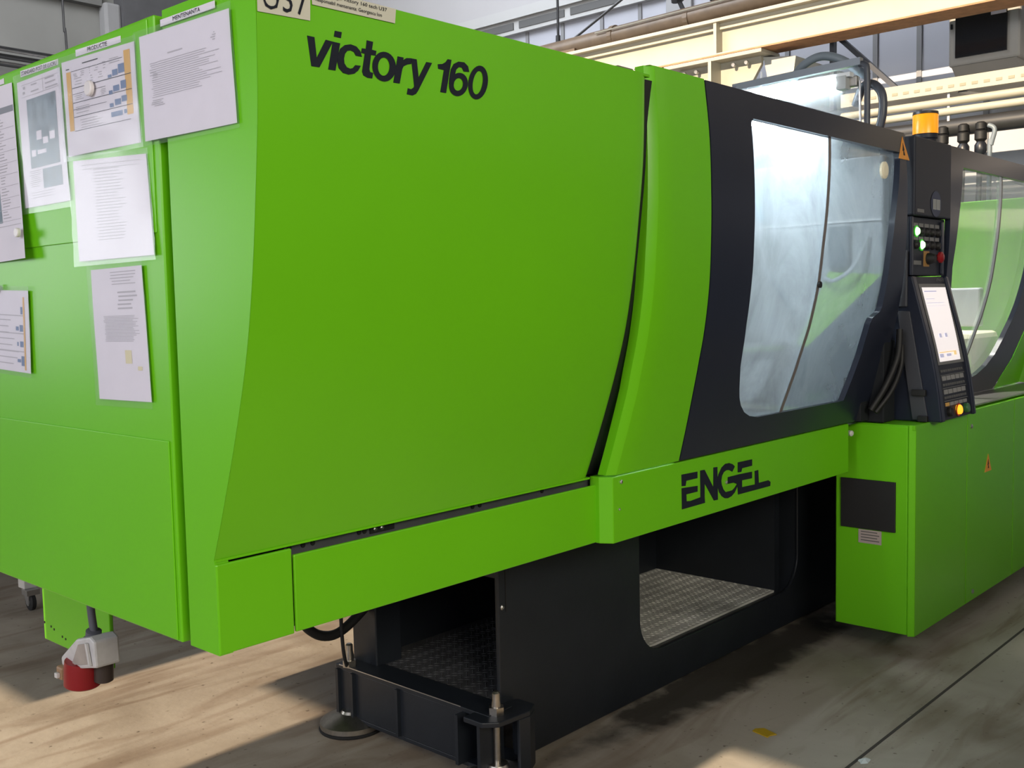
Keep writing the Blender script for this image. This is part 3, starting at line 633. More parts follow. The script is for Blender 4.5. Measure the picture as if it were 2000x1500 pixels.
for x, z in ((3.388, .842), (3.425, .137)):
    MB().lathe((x, -.25, z), [(.010, 0), (.010, .003), (.005, .006)], (0, -1, 0), 12).build('screw', STEEL, cab)
lab(sticker(3.60, .626, .085, .075, lambda z: -.25, 'warning_sticker', YELLOW, cab), 'small orange warning triangle on the cabinet door')
MB().lathe((2.70, -.034, .872), [(.011, 0), (.011, .012), (.006, .016)], (-.3, -1, 0), 14).build('grey_stop', mat('pale_grey', (.5, .5, .48), .5), MC)

MB().box(3.37, 4.9, .062, 1.29, .08, .90).box(2.83, 3.37, .062, 1.29, .80, .90).build('light_stop_block', BASEM, MC)  # unseen block added to stop lamp light leaking onto the floor
# console
con = MB().prism([(-.170, 1.46), (-.199, 1.343), (-.242, 1.187), (-.269, 1.052), (-.288, .907), (-.05, .907), (-.05, 1.46)], 'x', 2.935, 3.285).build('console', HOUSE, MC, bevel=.003)
SC = smoothed([.905, 1.045, 1.187, 1.343, 1.46], [-.288, -.270, -.242, -.201, -.170])
for x0, x1 in ((2.921, 2.962), (3.272, 3.300)):
    cz = frange(.9055, 1.462, 16)
    MB().prism([(SC(z)-.012, z) for z in cz]+[(-.04, 1.462), (-.04, .9055)], 'x', x0, x1).build('side_rail', BLACK, con, bevel=.006, smooth=False)
MB().prism([(-.128, 1.33), (-.176, 1.328), (-.250, .912), (-.19, .912)], 'x', 2.912, 2.9205).build('wing_plate', WING, con, bevel=.002)
for y0, y1, z0, z1 in ((-.245, -.192, 1.006, 1.030), (-.252, -.216, .908, .930)):
    MB().box(2.895, 2.912, y0, y1, z0, z1).build('clip', DARK, con, bevel=.002)
def onc(x0, x1, za, zb, name, m, parent, up=.002, th=.003):
    """small raised piece lying on the slanted console front"""
    ya, yb = SC(za), SC(zb)
    return MB().add([(x0, ya-up, za), (x1, ya-up, za), (x1, yb-up, zb), (x0, yb-up, zb), (x0, ya-up+th, za), (x1, ya-up+th, za), (x1, yb-up+th, zb), (x0, yb-up+th, zb)],
                    [(0,1,2,3),(7,6,5,4),(0,4,5,1),(1,5,6,2),(2,6,7,3),(3,7,4,0)]).build(name, m, parent)
sc = con
b = MB(); cz = frange(1.118, 1.432, 9)
b.add([p for z in cz for p in ((2.990, SC(z)-.0015, z), (3.268, SC(z)-.0015, z))], [(2*i, 2*i+1, 2*i+3, 2*i+2) for i in range(8)]); b.build('screen_bezel', TAG, sc)
b = MB(); cz = frange(1.130, 1.418, 9)
b.add([p for z in cz for p in ((3.010, SC(z)-.003, z), (3.232+(z-1.13)*.1, SC(z)-.003, z))], [(2*i, 2*i+1, 2*i+3, 2*i+2) for i in range(8)]); b.build('screen', SCREEN, sc)
def disp(x0, x1, za, zb, m):
    MB().add([(x0, SC(za)-.0042, za), (x1, SC(za)-.0042, za), (x1, SC(zb)-.0042, zb), (x0, SC(zb)-.0042, zb)], [(0, 1, 2, 3)]).build('screen_item', m, sc)
disp(3.02, 3.20, 1.163, 1.167, SCRTAN); disp(3.17, 3.20, 1.150, 1.163, SCRTAN); disp(3.09, 3.14, 1.148, 1.158, SCRGREY); disp(3.02, 3.06, 1.146, 1.160, SCRGREY)
disp(3.06, 3.085, 1.222, 1.238, SCRGREY); disp(3.12, 3.145, 1.222, 1.238, SCRGREY); disp(3.02, 3.11, 1.372, 1.374, SCRGREY); disp(3.02, 3.20, 1.356, 1.358, SCRGREY); disp(3.02, 3.21, 1.345, 1.346, SCRGREY); disp(3.0215, 3.15, 1.400, 1.405, SCRGREY)
text('ENGEL', 'brand_plate', TAG, con, (3.18, SC(1.445)-.0025, 1.442), (1, 0, 0), (0, -.25, .968), .085, .012)
for z, m_, h_ in ((1.094, KEYD, .009), (1.066, KEYG, .017), (1.041, KEYD, .009), (1.014, KEYG, .017), (.992, KEYD, .009), (.966, KEYG, .013)):
    for k in range(5 if m_ is KEYG else 10):
        w = .238/(5 if m_ is KEYG else 10); x = 3.002+k*w
        mm = ORANGE if (abs(z-.966) < 1e-6 and k == 0) else m_
        onc(x+w*.10, x+w*.90, z-h_/2, z+h_/2, 'key', mm, con)
for z in (1.078, 1.028, .979): onc(2.998, 3.25, z-.001, z+.001, 'key_divider', TAG, con)
for x, m_, r, nm in ((3.030, DARK, .019, 'selector_knob'), (3.128, GLOWO, .019, 'lit_button'), (3.212, mat('green_button', (.04, .14, .05), .3), .019, 'start_button')):
    MB().lathe((x, SC(.937), .937), [(r, 0), (r, .012), (r*.8, .016)], (0, -1, .15), 16).build(nm, m_, con, smooth=True)
MB().ring((3.128, .937), 'y', .026, .020, SC(.937)-.006, SC(.937)-.003).build('lit_ring', REDP, con)
# button panel and upper housing
ub = MB().box(2.93, 3.29, -.168, -.02, 1.465, 1.69).build('button_panel', HOUSE, MC, bevel=.003)
MB().box(3.235, 3.262, -.178, -.168, 1.47, 1.68).build('side_rib', BLACK, ub, bevel=.004)
MB().box(2.921, 2.945, -.178, -.168, 1.465, 1.69).build('side_rib', BLACK, ub, bevel=.004)
FX = [2.985, 3.038, 3.094, 3.148, 3.204]
for r_, z in ((0, 1.634), (1, 1.583)):
    for k, x in enumerate(FX):
        MB().box(x-.021, x+.021, -.1705, -.168, z+.018, z+.032).build('button_tag', TAG, ub)
        lit = (r_ == 0 and k == 0) or (r_ == 1 and k == 1)
        MB().lathe((x+.003, -.168, z), [(.017, 0), (.017, .006), (.011, .014)], (0, -1, 0), 14).build('push_button', GLOWG if lit else DARK, ub, smooth=True)
        if lit: MB().ring((x+.003, z), 'y', .023, .0175, -.173, -.169).build('lit_ring', RINGG, ub)
MB().box(3.068, 3.122, -.1705, -.168, 1.500, 1.560).build('switch_plate', mat('dull_orange', (.35, .19, .06), .6), ub)
MB().lathe((3.105, -.1705, 1.531), [(.022, 0), (.022, .012), (.016, .03)], (0, -1, 0), 14).build('rotary_switch', DARK, ub, smooth=True)
MB().lathe((3.172, -.168, 1.536), [(.012, 0), (.012, .02), (.022, .024), (.022, .034), (.013, .040)], (0, -1, 0), 18).build('stop_button', REDP, ub, smooth=True)
MB().box(2.965, 3.040, -.1705, -.168, 1.506, 1.522).build('button_tag', TAG, ub)
ho = MB().box(2.921, 3.298, -.190, .0, 1.692, 1.990).build('upper_housing', HOUSE, MC, bevel=.006)
MB().box(2.895, 2.920, -.13, -.02, 1.46, 1.985).build('hinge_cover', BLACK, MC, bevel=.004)
MB().box(2.905, 2.920, -.168, -.13, 1.345, 1.56).build('side_cover', WING, MC, bevel=.004)
MB().add([(3.132+.054*math.cos(2*math.pi*i/28), -.1915, 1.744+.050*math.sin(2*math.pi*i/28)) for i in range(28)], [tuple(range(28))]).build('sign_disc', mat('dark_blue_print', (.022, .032, .075), .5), ho)
for k, (xa, xb) in enumerate(((3.098, 3.133), (3.137, 3.172))):
    MB().add([(xa, -.1925, 1.722), (xb, -.1925, 1.722), (xb, -.1925, 1.762), (xa, -.1925, 1.762)], [(0, 1, 2, 3)]).build('book_symbol', mat('pale_print', (.38, .40, .40), .6), ho)
for xa in (3.109, 3.121, 3.148, 3.160):
    MB().add([(xa, -.1932, 1.725), (xa+.003, -.1932, 1.725), (xa+.003, -.1932, 1.760), (xa, -.1932, 1.760)], [(0, 1, 2, 3)]).build('book_line', TAG, ho)
MB().box(2.943, 3.010, -.1915, -.190, 1.704, 1.717).build('name_tag', TAG, ho)
# amber beacon
be = MB().lathe((3.255, -.10, 1.985), [(.044, 0), (.044, .03), (.048, .035), (.048, .05), (.051, .052)], n=28).build('beacon', HOUSE, MC, smooth=True)
bl = MB().lathe((3.255, -.10, 2.037), [(.049, 0), (.049, .075), (.047, .078)], n=28).build('beacon_lens', AMBER, be, smooth=True)
MB().lathe((3.255, -.10, 2.116), [(.050, 0), (.049, .010), (.02, .014)], n=28).build('beacon_cap', DPIPE, be, smooth=True)
DUCT = mat('duct_black', (.014, .016, .020), .75, spec=.2)
# dark ducts between guard door and console
MB().box(2.80, 2.905, -.125, -.02, .907, 1.22).build('cable_duct', DUCT, MC, bevel=.004)
MB().box(2.72, 2.79, -.07, .0, .915, 1.08).build('cable_duct', DUCT, MC, bevel=.004)
MB().tube([(2.86, -.16, 1.26), (2.83, -.165, 1.16), (2.78, -.14, 1.05), (2.74, -.10, .96)], .012, 10).tube([(2.88, -.16, 1.20), (2.86, -.165, 1.12), (2.81, -.15, 1.03), (2.76, -.11, .95)], .010, 10).build('cable_loop', DARK, MC, smooth=True)

# injection side guard with its window
L2 = [(3.48, 1.000), (3.44, 1.02), (3.42, 1.06), (3.40, 1.20), (3.36, 1.50), (3.40, 1.70), (3.455, 1.895), (3.47, 1.915)]
R2 = [(3.88, 1.000), (3.97, 1.016), (4.07, 1.050), (4.15, 1.10), (4.215, 1.175), (4.27, 1.26), (4.31, 1.34), (4.37, 1.5), (4.43, 1.70), (4.46, 1.89), (4.45, 1.915)]
rg = frame_panel(3.302, 4.5, .925, 1.993, L2, R2, 'injection_guard', BLACK, MC, x1f=lambda z: interp(z, [.925, 1.065, 1.2, 1.5, 2.0], [4.265, 4.43, 4.51, 4.58, 4.58]))
dv2 = [(3.76, .995), (3.786, 1.099), (3.84, 1.28), (3.885, 1.465), (3.93, 1.68), (3.985, 1.925)]
pane_strip(WIDE(L2, -.02), dv2, .99, 1.935, .016, 'window_pane', PANE2, rg)
pane_strip(dv2, WIDE(R2, .03), .99, 1.935, .026, 'window_pane', PANE2, rg)
pane_strip(WIDE(dv2, -.028), WIDE(dv2, .004), .995, 1.93, .010, 'window_seam', mat('bright_seam', (.55, .62, .68), .3), rg)
pane_strip(WIDE(dv2, .004), WIDE(dv2, .022), .995, 1.93, .011, 'window_seam', mat('seam_strip', (.14, .125, .12), .4), rg)
b = MB(); zz = frange(.93, 1.99, 30)
b.add([p for z in zz for p in ((interp(z, [.925, 1.065, 1.2, 1.5, 2.0], [4.27, 4.435, 4.515, 4.585, 4.585]), prB(z)-.002, z), (5.2, prB(z)-.002, z))], [(2*i, 2*i+1, 2*i+3, 2*i+2) for i in range(29)])
b.build('end_guard', GREEN, MC, smooth=True)
MB().box(3.302, 4.9, -.225, -.045, .912, .922).build('cover_rail', mat('brushed_rail', (.38, .36, .34), .35, .9, noise=.3, nscale=30, stretch=(1, 20, 1)), MC, bevel=.003)
MB().box(3.302, 4.3, -.05, -.03, .922, .935).build('rail_edge', STEEL, MC)
MB().box(4.66, 4.70, -.12, 1.3, .93, 1.872).build('rear_cover', mat('pale_green_cover', (.16, .44, .04), .4), MC, bevel=.004)
MB().box(4.2, 4.6, .02, .45, .93, 1.20).build('barrel_cover', mat('beige_cover', (.60, .56, .42), .5), MC, bevel=.03)
MB().tube([(3.2, .62, 1.35), (4.6, .62, 1.35)], .09, 20, 0).build('barrel', STEEL, MC, smooth=True)
MB().box(4.54, 4.60, .10, .30, 1.22, 1.42).build('clear_bin', INTER, MC, bevel=.01)
MB().box(3.3, 4.9, 1.30, 1.34, .9, 1.75).build('rear_guard', INTER, MC)

# machine base
base = bpy.data.objects.new('machine_base', None); COL.objects.link(base); attach(base, MC)
def bp(mb, name, m, bevel=0, smooth=False):
    o_ = mb.build(name, m, None, bevel, smooth); o_.parent = base; return o_
base.matrix_parent_inverse = Matrix.Translation(-Vector(MC.location))
# base empty sits at world origin of the machine frame, so its children keep world coordinates
FY = .325
op = [(1.83, .30)]
def rounded(cx, cz, r, a0, a1, n=9): return [(cx+r*math.cos(math.radians(a0+(a1-a0)*i/(n-1))), cz+r*math.sin(math.radians(a0+(a1-a0)*i/(n-1)))) for i in range(n)]
cut = [(1.835, .78)]+rounded(1.835+.13, .158+.13, .13, 180, 270)+rounded(2.99-.14, .158+.14, .14, 270, 360)+[(2.99, .78)]
outer = [(1.122, .78), (1.122, .20), (1.185, .19), (1.185, .012), (3.35, .012), (3.35, .78)]
front = outer+cut[::-1]
bp(MB().prism(front, 'y', FY, FY+.014), 'front_wall', BASEM, .004)
# flange round the cut-out
fl = MB(); pts = cut; n = len(pts)
fl.add([(x, FY+.013, z) for x, z in pts]+[(x, FY+.13, z) for x, z in pts], [(i, i+1, n+i+1, n+i) for i in range(n-1)])
bp(fl, 'opening_flange', BASEM, 0, True)
bp(MB().box(1.19, 1.26, FY+.015, FY+.08, .21, .78), 'end_column', BASEM, .004)
bp(MB().box(1.10, 1.21, .86, .98, .20, .78), 'end_column', BASEM, .004)
bp(MB().box(1.22, 3.3, .95, .98, .10, .76), 'rear_wall', BASEM)
bp(MB().box(1.185, 1.24, FY+.03, .90, .56, .78), 'cross_plate', BASEM, .003)
bp(MB().box(2.84, 2.88, FY+.03, .95, .15, .78), 'cross_wall', BASEM)
bp(MB().box(1.24, 1.80, FY+.04, .95, .70, .75), 'upper_plate', BASEM)
bp(MB().box(1.80, 1.832, FY+.10, .95, .15, .78), 'cross_wall', BASEM)
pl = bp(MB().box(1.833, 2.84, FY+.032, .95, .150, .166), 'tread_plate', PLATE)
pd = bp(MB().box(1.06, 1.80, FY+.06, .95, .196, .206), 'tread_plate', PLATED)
def treads(x0, x1, y0, y1, z, step, m, parent):
    b_ = MB(); i = 0; x = x0
    while x < x1:
        y = y0+(step/2 if i % 2 else 0); j = 0
        while y < y1:
            a = math.pi/4 if (i+j) % 2 else -math.pi/4
            c_, s_ = math.cos(a), math.sin(a); l, w = step*.36, step*.10
            P = [(x+c_*l, y+s_*l, z), (x-s_*w, y+c_*w, z), (x-c_*l, y-s_*l, z), (x+s_*w, y-c_*w, z), (x, y, z+step*.09)]
            b_.add(P, [(0, 1, 4), (1, 2, 4), (2, 3, 4), (3, 0, 4)]); y += step; j += 1
        x += step*.5; i += 1
    return stuff(b_.build('tread_pattern', m, parent))
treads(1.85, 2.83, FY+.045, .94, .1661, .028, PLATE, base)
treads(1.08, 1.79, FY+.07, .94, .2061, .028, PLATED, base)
# end beam with gussets
def onbase(o_): o_.parent = base; return o_
bm_ = bp(MB().box(1.035, 1.052, .40, .98, .045, .196), 'end_beam', BASEM, .003)
onbase(MB().box(1.03, 1.13, .285, .988, .196, .2105).build('top_plate', BASEM, None, bevel=.002))
onbase(MB().box(1.0295, 1.031, .40, .97, .209, .2118).build('worn_edge', STEEL, None))
onbase(MB().box(1.035, 1.185, .285, .985, .032, .046).build('bottom_plate', BASEM, None, bevel=.002))
for y in (.30, .39, .68, .90, .975): onbase(MB().box(1.0 if y < .5 else 1.022, 1.10, y-.006, y+.006, .046, .196).build('gusset', BASEM, None))
onbase(MB().prism([(.985, .345), (1.13, .345), (1.19, .315), (1.19, .25), (1.14, .225), (1.02, .235), (.985, .27)], 'z', .192, .208).build('foot_tab', BASEM, None, bevel=.003))
onbase(MB().prism([(1.165, .315), (1.19, .315), (1.19, .25), (1.14, .225), (1.10, .230), (1.10, .242), (1.135, .24), (1.165, .265)], 'z', .025, .192).build('foot_tab_side', BASEM, None, bevel=.003))
for (x, y, top) in ((1.062, .285, .275), (1.047, .935, .285)):
    lv = bp(MB().lathe((x, y, .0), [(.105, .0), (.108, .006), (.100, .012)], n=36), 'levelling_pad', RUBBER, 0, True)
    onbase(MB().lathe((x, y, .012), [(.104, 0), (.104, .016), (.092, .024), (.035, .042), (.03, .05)], n=36).build('pad_dome', BOLT, None, smooth=True))
    onbase(MB().lathe((x, y, .05), [(.011, 0), (.011, .158), (.0145, .16), (.0145, top-.09), (.012, top-.075), (.012, top-.055), (.007, top-.05)], n=14).build('threaded_stud', BOLT, None, smooth=True))
    onbase(MB().lathe((x, y, .208), [(.024, 0), (.024, .022)], n=6).build('lock_nut', BOLT, None))
for x, z in ((1.136, .497), (1.80, .60)): bp(MB().lathe((x, FY, z), [(.008, 0), (.008, .004), (.004, .007)], (0, -1, 0), 10), 'screw', STEEL)
bp(MB().box(1.152, 1.155, FY-.0015, FY+.001, .48, .72), 'panel_seam', DARK)
# cables under the end
c1 = MB().tube([(.80, .90, .60), (.83, .90, .44), (.88, .90, .37), (.95, .90, .343), (1.02, .90, .36), (1.12, .90, .42)], .016, 10).build('power_cable', RUBBER, MC, smooth=True)
MB().tube([(.975, .88, .72), (.975, .88, .40), (.977, .88, .33), (.99, .89, .27), (1.03, .93, .215)], .006, 8).build('earth_wire', RUBBER, MC, smooth=True)
# terminal box under the end cover
tb = MB().box(.30, .312, 1.066, 1.503, .376, .724).build('terminal_box', GREEN, MC, bevel=.003)
for y, z in ((1.49, .43), (1.45, .425), (1.43, .42), (1.375, .408), (1.353, .405), (1.29, .60)):
    MB().lathe((.30, y if y != 1.49 else 1.495, z), [(.004, 0), (.004, .001)], (-1, 0, 0), 8).build('screw_hole', DARK, tb)

# ------------------------------------------------------------------ plug hanging below the end cover
pg = thing('industrial_plug', 'white and red power plug hanging on a grey cable below the green end cover', 'plug', (.2, .97, .37))
MB().tube([(.195, .962, .7235), (.198, .958, .60), (.2, .950, .535)], .0105, 12).build('cord', CABLE, pg, smooth=True)
pax = Vector((0, .30, -1)).normalized()
MB().lathe((.2, .950, .54), [(.014, 0), (.021, .004), (.021, .026), (.026, .028), (.026, .036)], pax, 12).build('gland', CABLE, pg, smooth=True)
b = MB()
bd = [(.985, .515), (.905, .537), (.880, .528), (.876, .458), (.905, .452), (1.058, .415), (1.082, .424), (1.084, .445)]
b.prism(bd, 'x', .165, .235); b.build('plug_body', WHITEP, pg, bevel=.006)
MB().prism([(.965, .505), (.920, .517), (.900, .470), (.915, .462), (1.010, .440)], 'x', .161, .166).build('grip_recess', mat('worn_plastic', (.36, .31, .28), .5, noise=.35, nscale=20), pg)
MB().prism([(.918, .520), (.908, .520), (.893, .463), (.903, .463)], 'x', .157, .163).build('grip_rib', WHITEP, pg)
MB().lathe((.192, 1.008, .447), [(.047, 0), (.049, .02), (.049, .068), (.045, .072)], Vector((0, .12, -1)), 28).build('red_skirt', REDP, pg, smooth=True)
MB().lathe((.225, .955, .452), [(.026, 0), (.026, .060), (.022, .063)], Vector((0, .10, -1)), 18).build('dark_collar', mat('dark_brown', (.05, .035, .03), .4), pg, smooth=True)
MB().box(.15, .19, 1.050, 1.085, .388, .425).build('lid_hinge', mat('hinge_tan', (.30, .18, .10), .5), pg, bevel=.006)
MB().box(.14, .15, 1.058, 1.074, .396, .410).build('lid_pin', WHITEP, pg, bevel=.002)

# ------------------------------------------------------------------ documents on the end door
PX = -.0045
def P(y, z, x=PX): return (x, y, z)
def sheet(name, label, quad, sleeve=True, bulge=.002, group='documents hung on the green end door', seed=1, ground=PX):
    """quad: TL, TR, BR, BL in (y, z)"""
    rnd = random.Random(seed)
    t = thing(name, label, 'document', (ground, (quad[0][0]+quad[1][0])/2, quad[0][1]), group)
    def at(u, v): # u 0..1 from left to right, v 0..1 from top down
        a = Vector(quad[0]).lerp(Vector(quad[1]), u); b_ = Vector(quad[3]).lerp(Vector(quad[2]), u); return a.lerp(b_, v)
    wav = [(rnd.uniform(2, 5), rnd.uniform(0, 6), rnd.uniform(1, 4), rnd.uniform(0, 6)) for _ in range(3)]
    def dep(u, v): return ground-.001-bulge*v*(.6+.4*math.sin(3*u+seed))-.0012*sum(math.sin(a*u+b_)*math.sin(c_*v+d_) for a, b_, c_, d_ in wav)*v
    nu, nv = 9, 12
    def grid(f0, u0, u1, v0, v1, nm, m_, extra):
        vs_ = []
        for j in range(nv):
            for i in range(nu):
                u = u0+(u1-u0)*i/(nu-1); v = v0+(v1-v0)*j/(nv-1); yz = at(u, v); vs_.append((f0(u, v)-extra, yz[0], yz[1]))
        return MB().add(vs_, [(j*nu+i, j*nu+i+1, (j+1)*nu+i+1, (j+1)*nu+i) for j in range(nv-1) for i in range(nu-1)]).build(nm, m_, t, smooth=True)
    grid(dep, 0, 1, 0, 1, 'paper', PAPER, 0)
    if sleeve:
        r2 = random.Random(seed+50)
        ns = {}
        grid(lambda u, v: dep(u, v)-.0016-r2.uniform(0, .0022), -.06, 1.035, -.055, 1.05, 'plastic_sleeve', SLEEVE, 0)
    def rects(lst, nm, m_, e=.0006, st=True):
        b_ = MB()
        for u0, v0, u1, v1 in lst:
            ku = 4; vs_ = []
            for i in range(ku+1):
                u = u0+(u1-u0)*i/ku
                for v in (v0, v1): yz = at(u, v); vs_.append((dep(u, v)-e, yz[0], yz[1]))
            b_.add(vs_, [(2*i, 2*i+1, 2*i+3, 2*i+2) for i in range(ku)])
        o_ = b_.build(nm, m_, t); return stuff(o_) if st else o_
    return t, rects
def lines(u0, u1, v0, v1, n, th, seed, ragged=.3):
    r = random.Random(seed); out_ = []
    for i in range(n):
        v = v0+(v1-v0)*i/max(1, n-1); out_.append((u0+(r.random()*.04), v, u1-(u1-u0)*ragged*r.random(), v+th))
    return out_
t, R_ = sheet('sleeved_document', 'wide typed sheet in a clear sleeve under the MENTENANTA strip', [(.186, 1.922), (-.128, 1.914), (-.138, 1.716), (.174, 1.720)], seed=1)
R_(lines(.10, .90, .28, .60, 17, .006, 3, .35)+lines(.30, .55, .22, .24, 1, .012, 5)+lines(.80, .86, .16, .22, 4, .008, 6)+lines(.1, .2, .34, .44, 5, .008, 8)+lines(.1, .26, .63, .68, 4, .008, 9), 'printed_text', GREYINK)
t, R_ = sheet('process_sheet', 'sheet with orange side columns and blue blocks under the PRODUCTIE strip', [(.522, 1.929), (.205, 1.918), (.200, 1.722), (.506, 1.726)], seed=2)
R_([(.06, .12, .125, .74), (.86, .06, .94, .70)], 'orange_column', ORANGE)
R_([(.78, .18, .86, .27), (.70, .22, .77, .28), (.64, .26, .69, .29), (.80, .35, .87, .43), (.70, .38, .78, .44), (.64, .42, .69, .46), (.80, .50, .87, .56), (.71, .52, .79, .58), (.64, .55, .69, .59), (.65, .64, .80, .69), (.82, .64, .86, .68)], 'blue_block', BLUEP)
R_([(.13, .12, .84, .125), (.13, .295, .94, .302), (.13, .45, .94, .456), (.13, .60, .94, .606), (.13, .745, .90, .75), (.13, .36, .60, .364), (.13, .52, .60, .524), (.30, .06, .52, .07), (.06, .085, .11, .095)], 'ruled_line', INK)
R_(lines(.15, .22, .15, .18, 3, .008, 3)+lines(.26, .32, .14, .18, 3, .008, 4)+lines(.36, .42, .13, .18, 3, .008, 5)+lines(.46, .52, .12, .17, 3, .008, 6)+lines(.56, .62, .11, .17, 3, .008, 7)+lines(.66, .84, .10, .14, 2, .008, 8)
   +lines(.15, .3, .20, .26, 3, .008, 11)+lines(.38, .44, .21, .26, 3, .008, 12)+lines(.5, .58, .20, .25, 3, .008, 13)+lines(.15, .3, .38, .42, 3, .008, 14)+lines(.5, .6, .38, .43, 4, .008, 15)+lines(.15, .4, .50, .56, 3, .008, 16)+lines(.2, .55, .64, .72, 4, .008, 17), 'printed_text', GREYINK)
t, R_ = sheet('workplace_standard', 'tall sheet with a large grey blue photo under the STANDARD POST DE LUCRU strip', [(.752, 1.922), (.531, 1.922), (.512, 1.634), (.740, 1.634)], seed=3)
R_([(.20, .16, .87, .70)], 'photo', TEAL, .0006, False)
R_([(.46, .72, .89, .87)], 'small_photo', TEAL, .0006, False)
R_([(.38, .42, .50, .49), (.52, .48, .64, .53), (.68, .45, .80, .51), (.24, .56, .34, .61), (.38, .57, .58, .60)], 'white_tag', PAPER, .0012)
R_(lines(.15, .42, .72, .84, 9, .005, 4)+lines(.15, .85, .89, .93, 3, .004, 5)+[(.10, .035, .95, .038), (.10, .13, .95, .133), (.60, .02, .605, .13)]+lines(.12, .2, .05, .09, 2, .02, 9)+lines(.3, .52, .05, .10, 2, .010, 6)+lines(.65, .95, .04, .11, 3, .010, 8), 'printed_text', GREYINK)
t, R_ = sheet('table_sheet', 'tall typed sheet curling off the left edge of the door', [(.99, 1.932), (.780, 1.928), (.716, 1.518), (.95, 1.516)], sleeve=False, bulge=.022, seed=4)
R_([(.1, .125, .985, .16)], 'table_header', mat('header_grey', (.22, .23, .26), .7))
R_([x for k in range(9) for x in lines(.45, .72, .19+k*.066, .225+k*.066, 3, .005, k, .5)]+[(.1, .245+k*.066, .97, .247+k*.066) for k in range(9)]+[(.1, .80, .95, .803)], 'printed_text', GREYINK)
R_([(.1, .55, .42, .78)], 'dark_picture', TEAL)
t, R_ = sheet('sleeved_document', 'sleeved sheet with a crumpled cover in the middle of the door, below the process sheet', [(.492, 1.716), (.180, 1.698), (.163, 1.500), (.484, 1.500)], seed=6, bulge=.003)
R_(lines(.28, .72, .10, .80, 24, .007, 3, .3)+lines(.12, .95, .05, .09, 2, .006, 4), 'printed_text', GREYINK)
t, R_ = sheet('sleeved_document', 'lowest narrow sleeved sheet on the door, beside the corner groove', [(.436, 1.480), (.219, 1.482), (.204, 1.207), (.424, 1.204)], seed=8, bulge=.002)
R_(lines(.2, .88, .36, .55, 18, .0045, 3, .2)+lines(.38, .9, .03, .12, 5, .006, 4)+lines(.5, .9, .18, .30, 5, .012, 7, .7), 'printed_text', GREYINK)
R_([(.58, .62, .70, .72), (.80, .74, .88, .77)], 'yellow_stain', mat('pale_yellow', (.62, .56, .36), .8))
t, R_ = sheet('laminated_chart', 'laminated chart with an orange stripe at the lower left edge of the photo', [(1.02, 1.452), (.756, 1.444), (.762, 1.248), (1.04, 1.258)], sleeve=True, seed=9, bulge=.002)
R_([(.885, .08, .915, .97)], 'orange_column', ORANGE)
R_([(.83, .20, .87, .29), (.80, .42, .87, .50), (.72, .44, .78, .49), (.80, .62, .87, .69), (.74, .63, .77, .68), (.82, .80, .88, .92), (.74, .84, .81, .88)], 'blue_block', BLUEP)
R_([(.0, .30, .88, .312), (.0, .52, .88, .532), (.0, .74, .88, .752)]+lines(.3, .8, .36, .90, 8, .012, 5, .5), 'printed_text', GREYINK)

LG = 'title strips above the documents'
def strip(label, y0, y1, z0, z1, z2, z3, words, margin):
    """y0 left, y1 right; z0/z1 top left/right, z2/z3 bottom left/right"""
    t_ = thing('title_strip', label, 'paper label', (PX, (y0+y1)/2, z2), LG)
    MB().add([(PX, y0, z0), (PX, y1, z1), (PX, y1, z3), (PX, y0, z2), (PX+.001, y0, z0), (PX+.001, y1, z1), (PX+.001, y1, z3), (PX+.001, y0, z2)], [(3, 2, 1, 0), (0, 1, 5, 4), (1, 2, 6, 5), (2, 3, 7, 6), (3, 0, 4, 7)]).build('paper', PAPER, t_)
    if words:
        w = (y0-y1)*(1-2*margin); hh = (z0-z2)*.62
        u = Vector((0, -1, (z1-z0)/(y0-y1))).normalized()
        text(words, 'lettering', INK, t_, (PX-.0002, y0-(y0-y1)*margin, z2+(z0-z2)*.19+(z1-z0)*margin), u, (0, 0, 1), w, hh, depth=.0006)
strip('white paper strip reading MENTENANTA', .106, -.082, 1.9395, 1.937, 1.927, 1.924, 'MENTENANTA', .25)
strip('white paper strip reading PRODUCTIE', .456, .261, 1.945, 1.939, 1.931, 1.926, 'PRODUCTIE', .28)
strip('white paper strip reading STANDARD POST DE LUCRU', .733, .541, 1.946, 1.941, 1.932, 1.929, 'STANDARD POST DE LUCRU', .03)
strip('blank paper strip cut off at the left edge of the photo', .93, .826, 1.942, 1.945, 1.933, 1.932, None, 0)
def magnet(label, y, z, r, m_, d=.02):
    tag(MB().lathe((d_x(y, z, d), y, z), [(r, 0), (r, .006), (r*.85, .008)], (-1, 0, 0), 18).build('magnet', m_, smooth=True), label, 'magnet', 'magnets holding the documents')
def d_x(y, z, d): return PX-d
mgm = mat('white_magnet', (.62, .58, .58), .4)
magnet('white round magnet on the lower corner of the curling table sheet', .733, 1.577, .011, mgm, .024)
magnet('white round magnet in the middle of the process sheet with orange columns', .385, 1.853, .016, mgm, .006)
magnet('dark round magnet above the laminated chart', .922, 1.452, .011, DPIPE, .004)

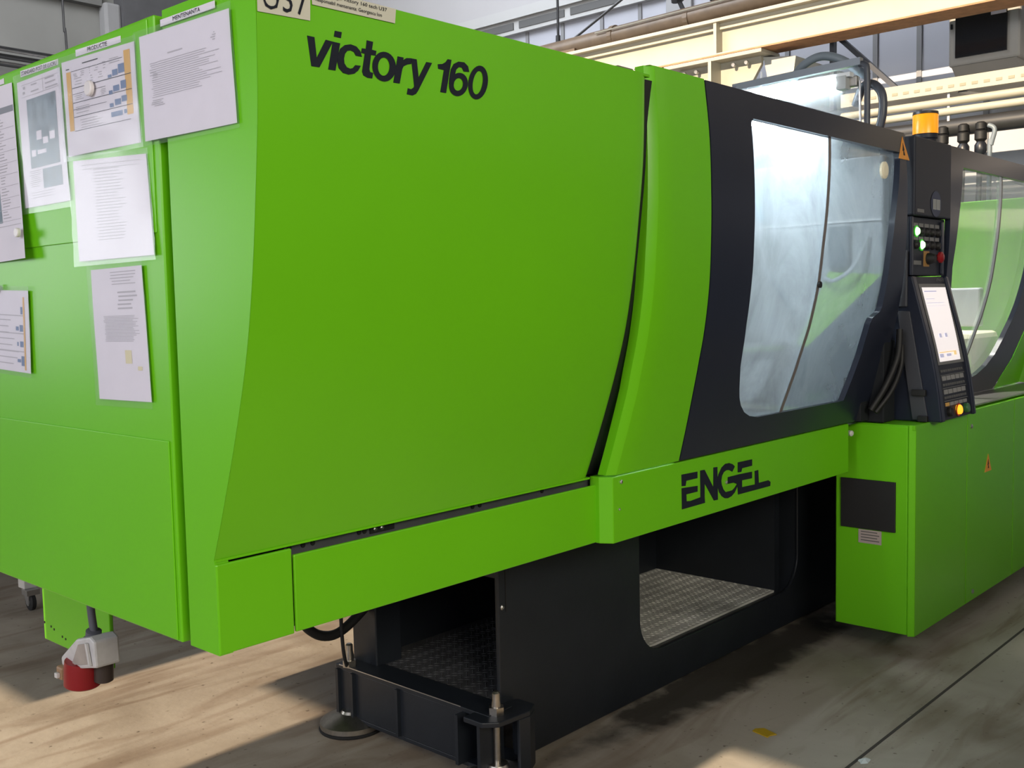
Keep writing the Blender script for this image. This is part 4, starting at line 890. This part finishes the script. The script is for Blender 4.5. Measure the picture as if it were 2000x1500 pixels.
# stickers along the top of the front cover
st = thing('number_sticker', 'cream sticker with the number U37 at the top corner of the front cover', 'sticker', (.05, prA(1.92), 1.90))
yy = lambda z: prA(z)-.002
MB().add([(.001, yy(1.94), 1.953), (.113, yy(1.94), 1.957), (.111, yy(1.9), 1.899), (.001, yy(1.9), 1.895)], [(0, 1, 2, 3)]).build('paper', CREAMP, st, solid=.0005)
text('U37', 'lettering', INK, st, (.011, yy(1.91)-.0008, 1.902), Vector((1, 0, .03)).normalized(), (0, 0, 1), .095, .047, bold=-.004)
st = thing('name_sticker', 'cream sticker with two printed lines right of the number sticker', 'sticker', (.2, prA(1.94), 1.93))
MB().add([(.113, yy(1.94)-.0004, 1.957), (.314, yy(1.95)-.0004, 1.9572), (.311, yy(1.93)-.0004, 1.930), (.116, yy(1.93)-.0004, 1.928)], [(0, 1, 2, 3)]).build('paper', CREAMP, st, solid=.0005)
text('Masina Engel Victory 160 tech U37', 'lettering', INK, st, (.122, yy(1.945)-.0012, 1.9455), (1, 0, 0), (0, 0, 1), .168, .0085, bold=.004)
text('Responsabil mentenanta: Georgescu Ion', 'lettering', INK, st, (.122, yy(1.935)-.0012, 1.9335), (1, 0, 0), (0, 0, 1), .155, .0085, bold=.004)

# ------------------------------------------------------------------ trolley in the left background, litter on the floor
ca = thing('trolley', 'white trolley on castors in the shade at the left edge behind the machine', 'trolley', (1.05, 3.3, 0))
wt = mat('trolley_white', (.62, .60, .57), .4, noise=.1)
MB().box(.93, 1.0, 3.20, 3.27, .10, .9).build('leg', wt, ca, bevel=.004)
MB().box(.93, 1.0, 4.0, 4.07, .10, .9).build('leg', wt, ca, bevel=.004)
MB().box(.9, 1.8, 3.2, 4.1, .22, .25).build('shelf', wt, ca, bevel=.004)
MB().box(.9, 1.8, 3.2, 4.1, .88, .92).build('shelf', wt, ca, bevel=.004)
for y in (3.17, 4.05):
    k = MB().box(.925, .985, y-.01, y+.05, .075, .10).prism([(y, .08), (y+.05, .08), (y+.03, .03), (y+.005, .03)], 'x', .935, .94).build('castor', STEEL, ca)
    MB().lathe((.94, y+.02, .042), [(.03, 0), (.042, .004), (.042, .022), (.03, .026)], (1, 0, 0), 20).build('wheel', RUBBER, k, smooth=True)
    MB().lathe((.937, y+.02, .042), [(.02, 0), (.02, .004)], (1, 0, 0), 16).build('hub', STEEL, k, smooth=True)
tag(MB().prism([(1.836, -.160), (1.850, -.098), (1.872, -.096), (1.893, -.117), (1.874, -.172), (1.855, -.160)], 'z', .0005, .004).build('tape_scrap', YTAPE, bevel=.001), 'scrap of yellow tape on the floor in front of the black base', 'scrap')
tag(MB().add([(1.872+.024*math.cos(t*.5236)*(1+.2*math.sin(t*2.3)), -.462+.016*math.sin(t*.5236)*(1+.2*math.cos(t*1.7)), .001) for t in range(12)]+[(1.872, -.462, .010)], [tuple(range(12))]+[(i, (i+1) % 12, 12) for i in range(12)]).build('paper_crumb', mat('pale_crumb', (.7, .75, .74), .6)), 'small white crumb on the floor at the lower right', 'scrap')
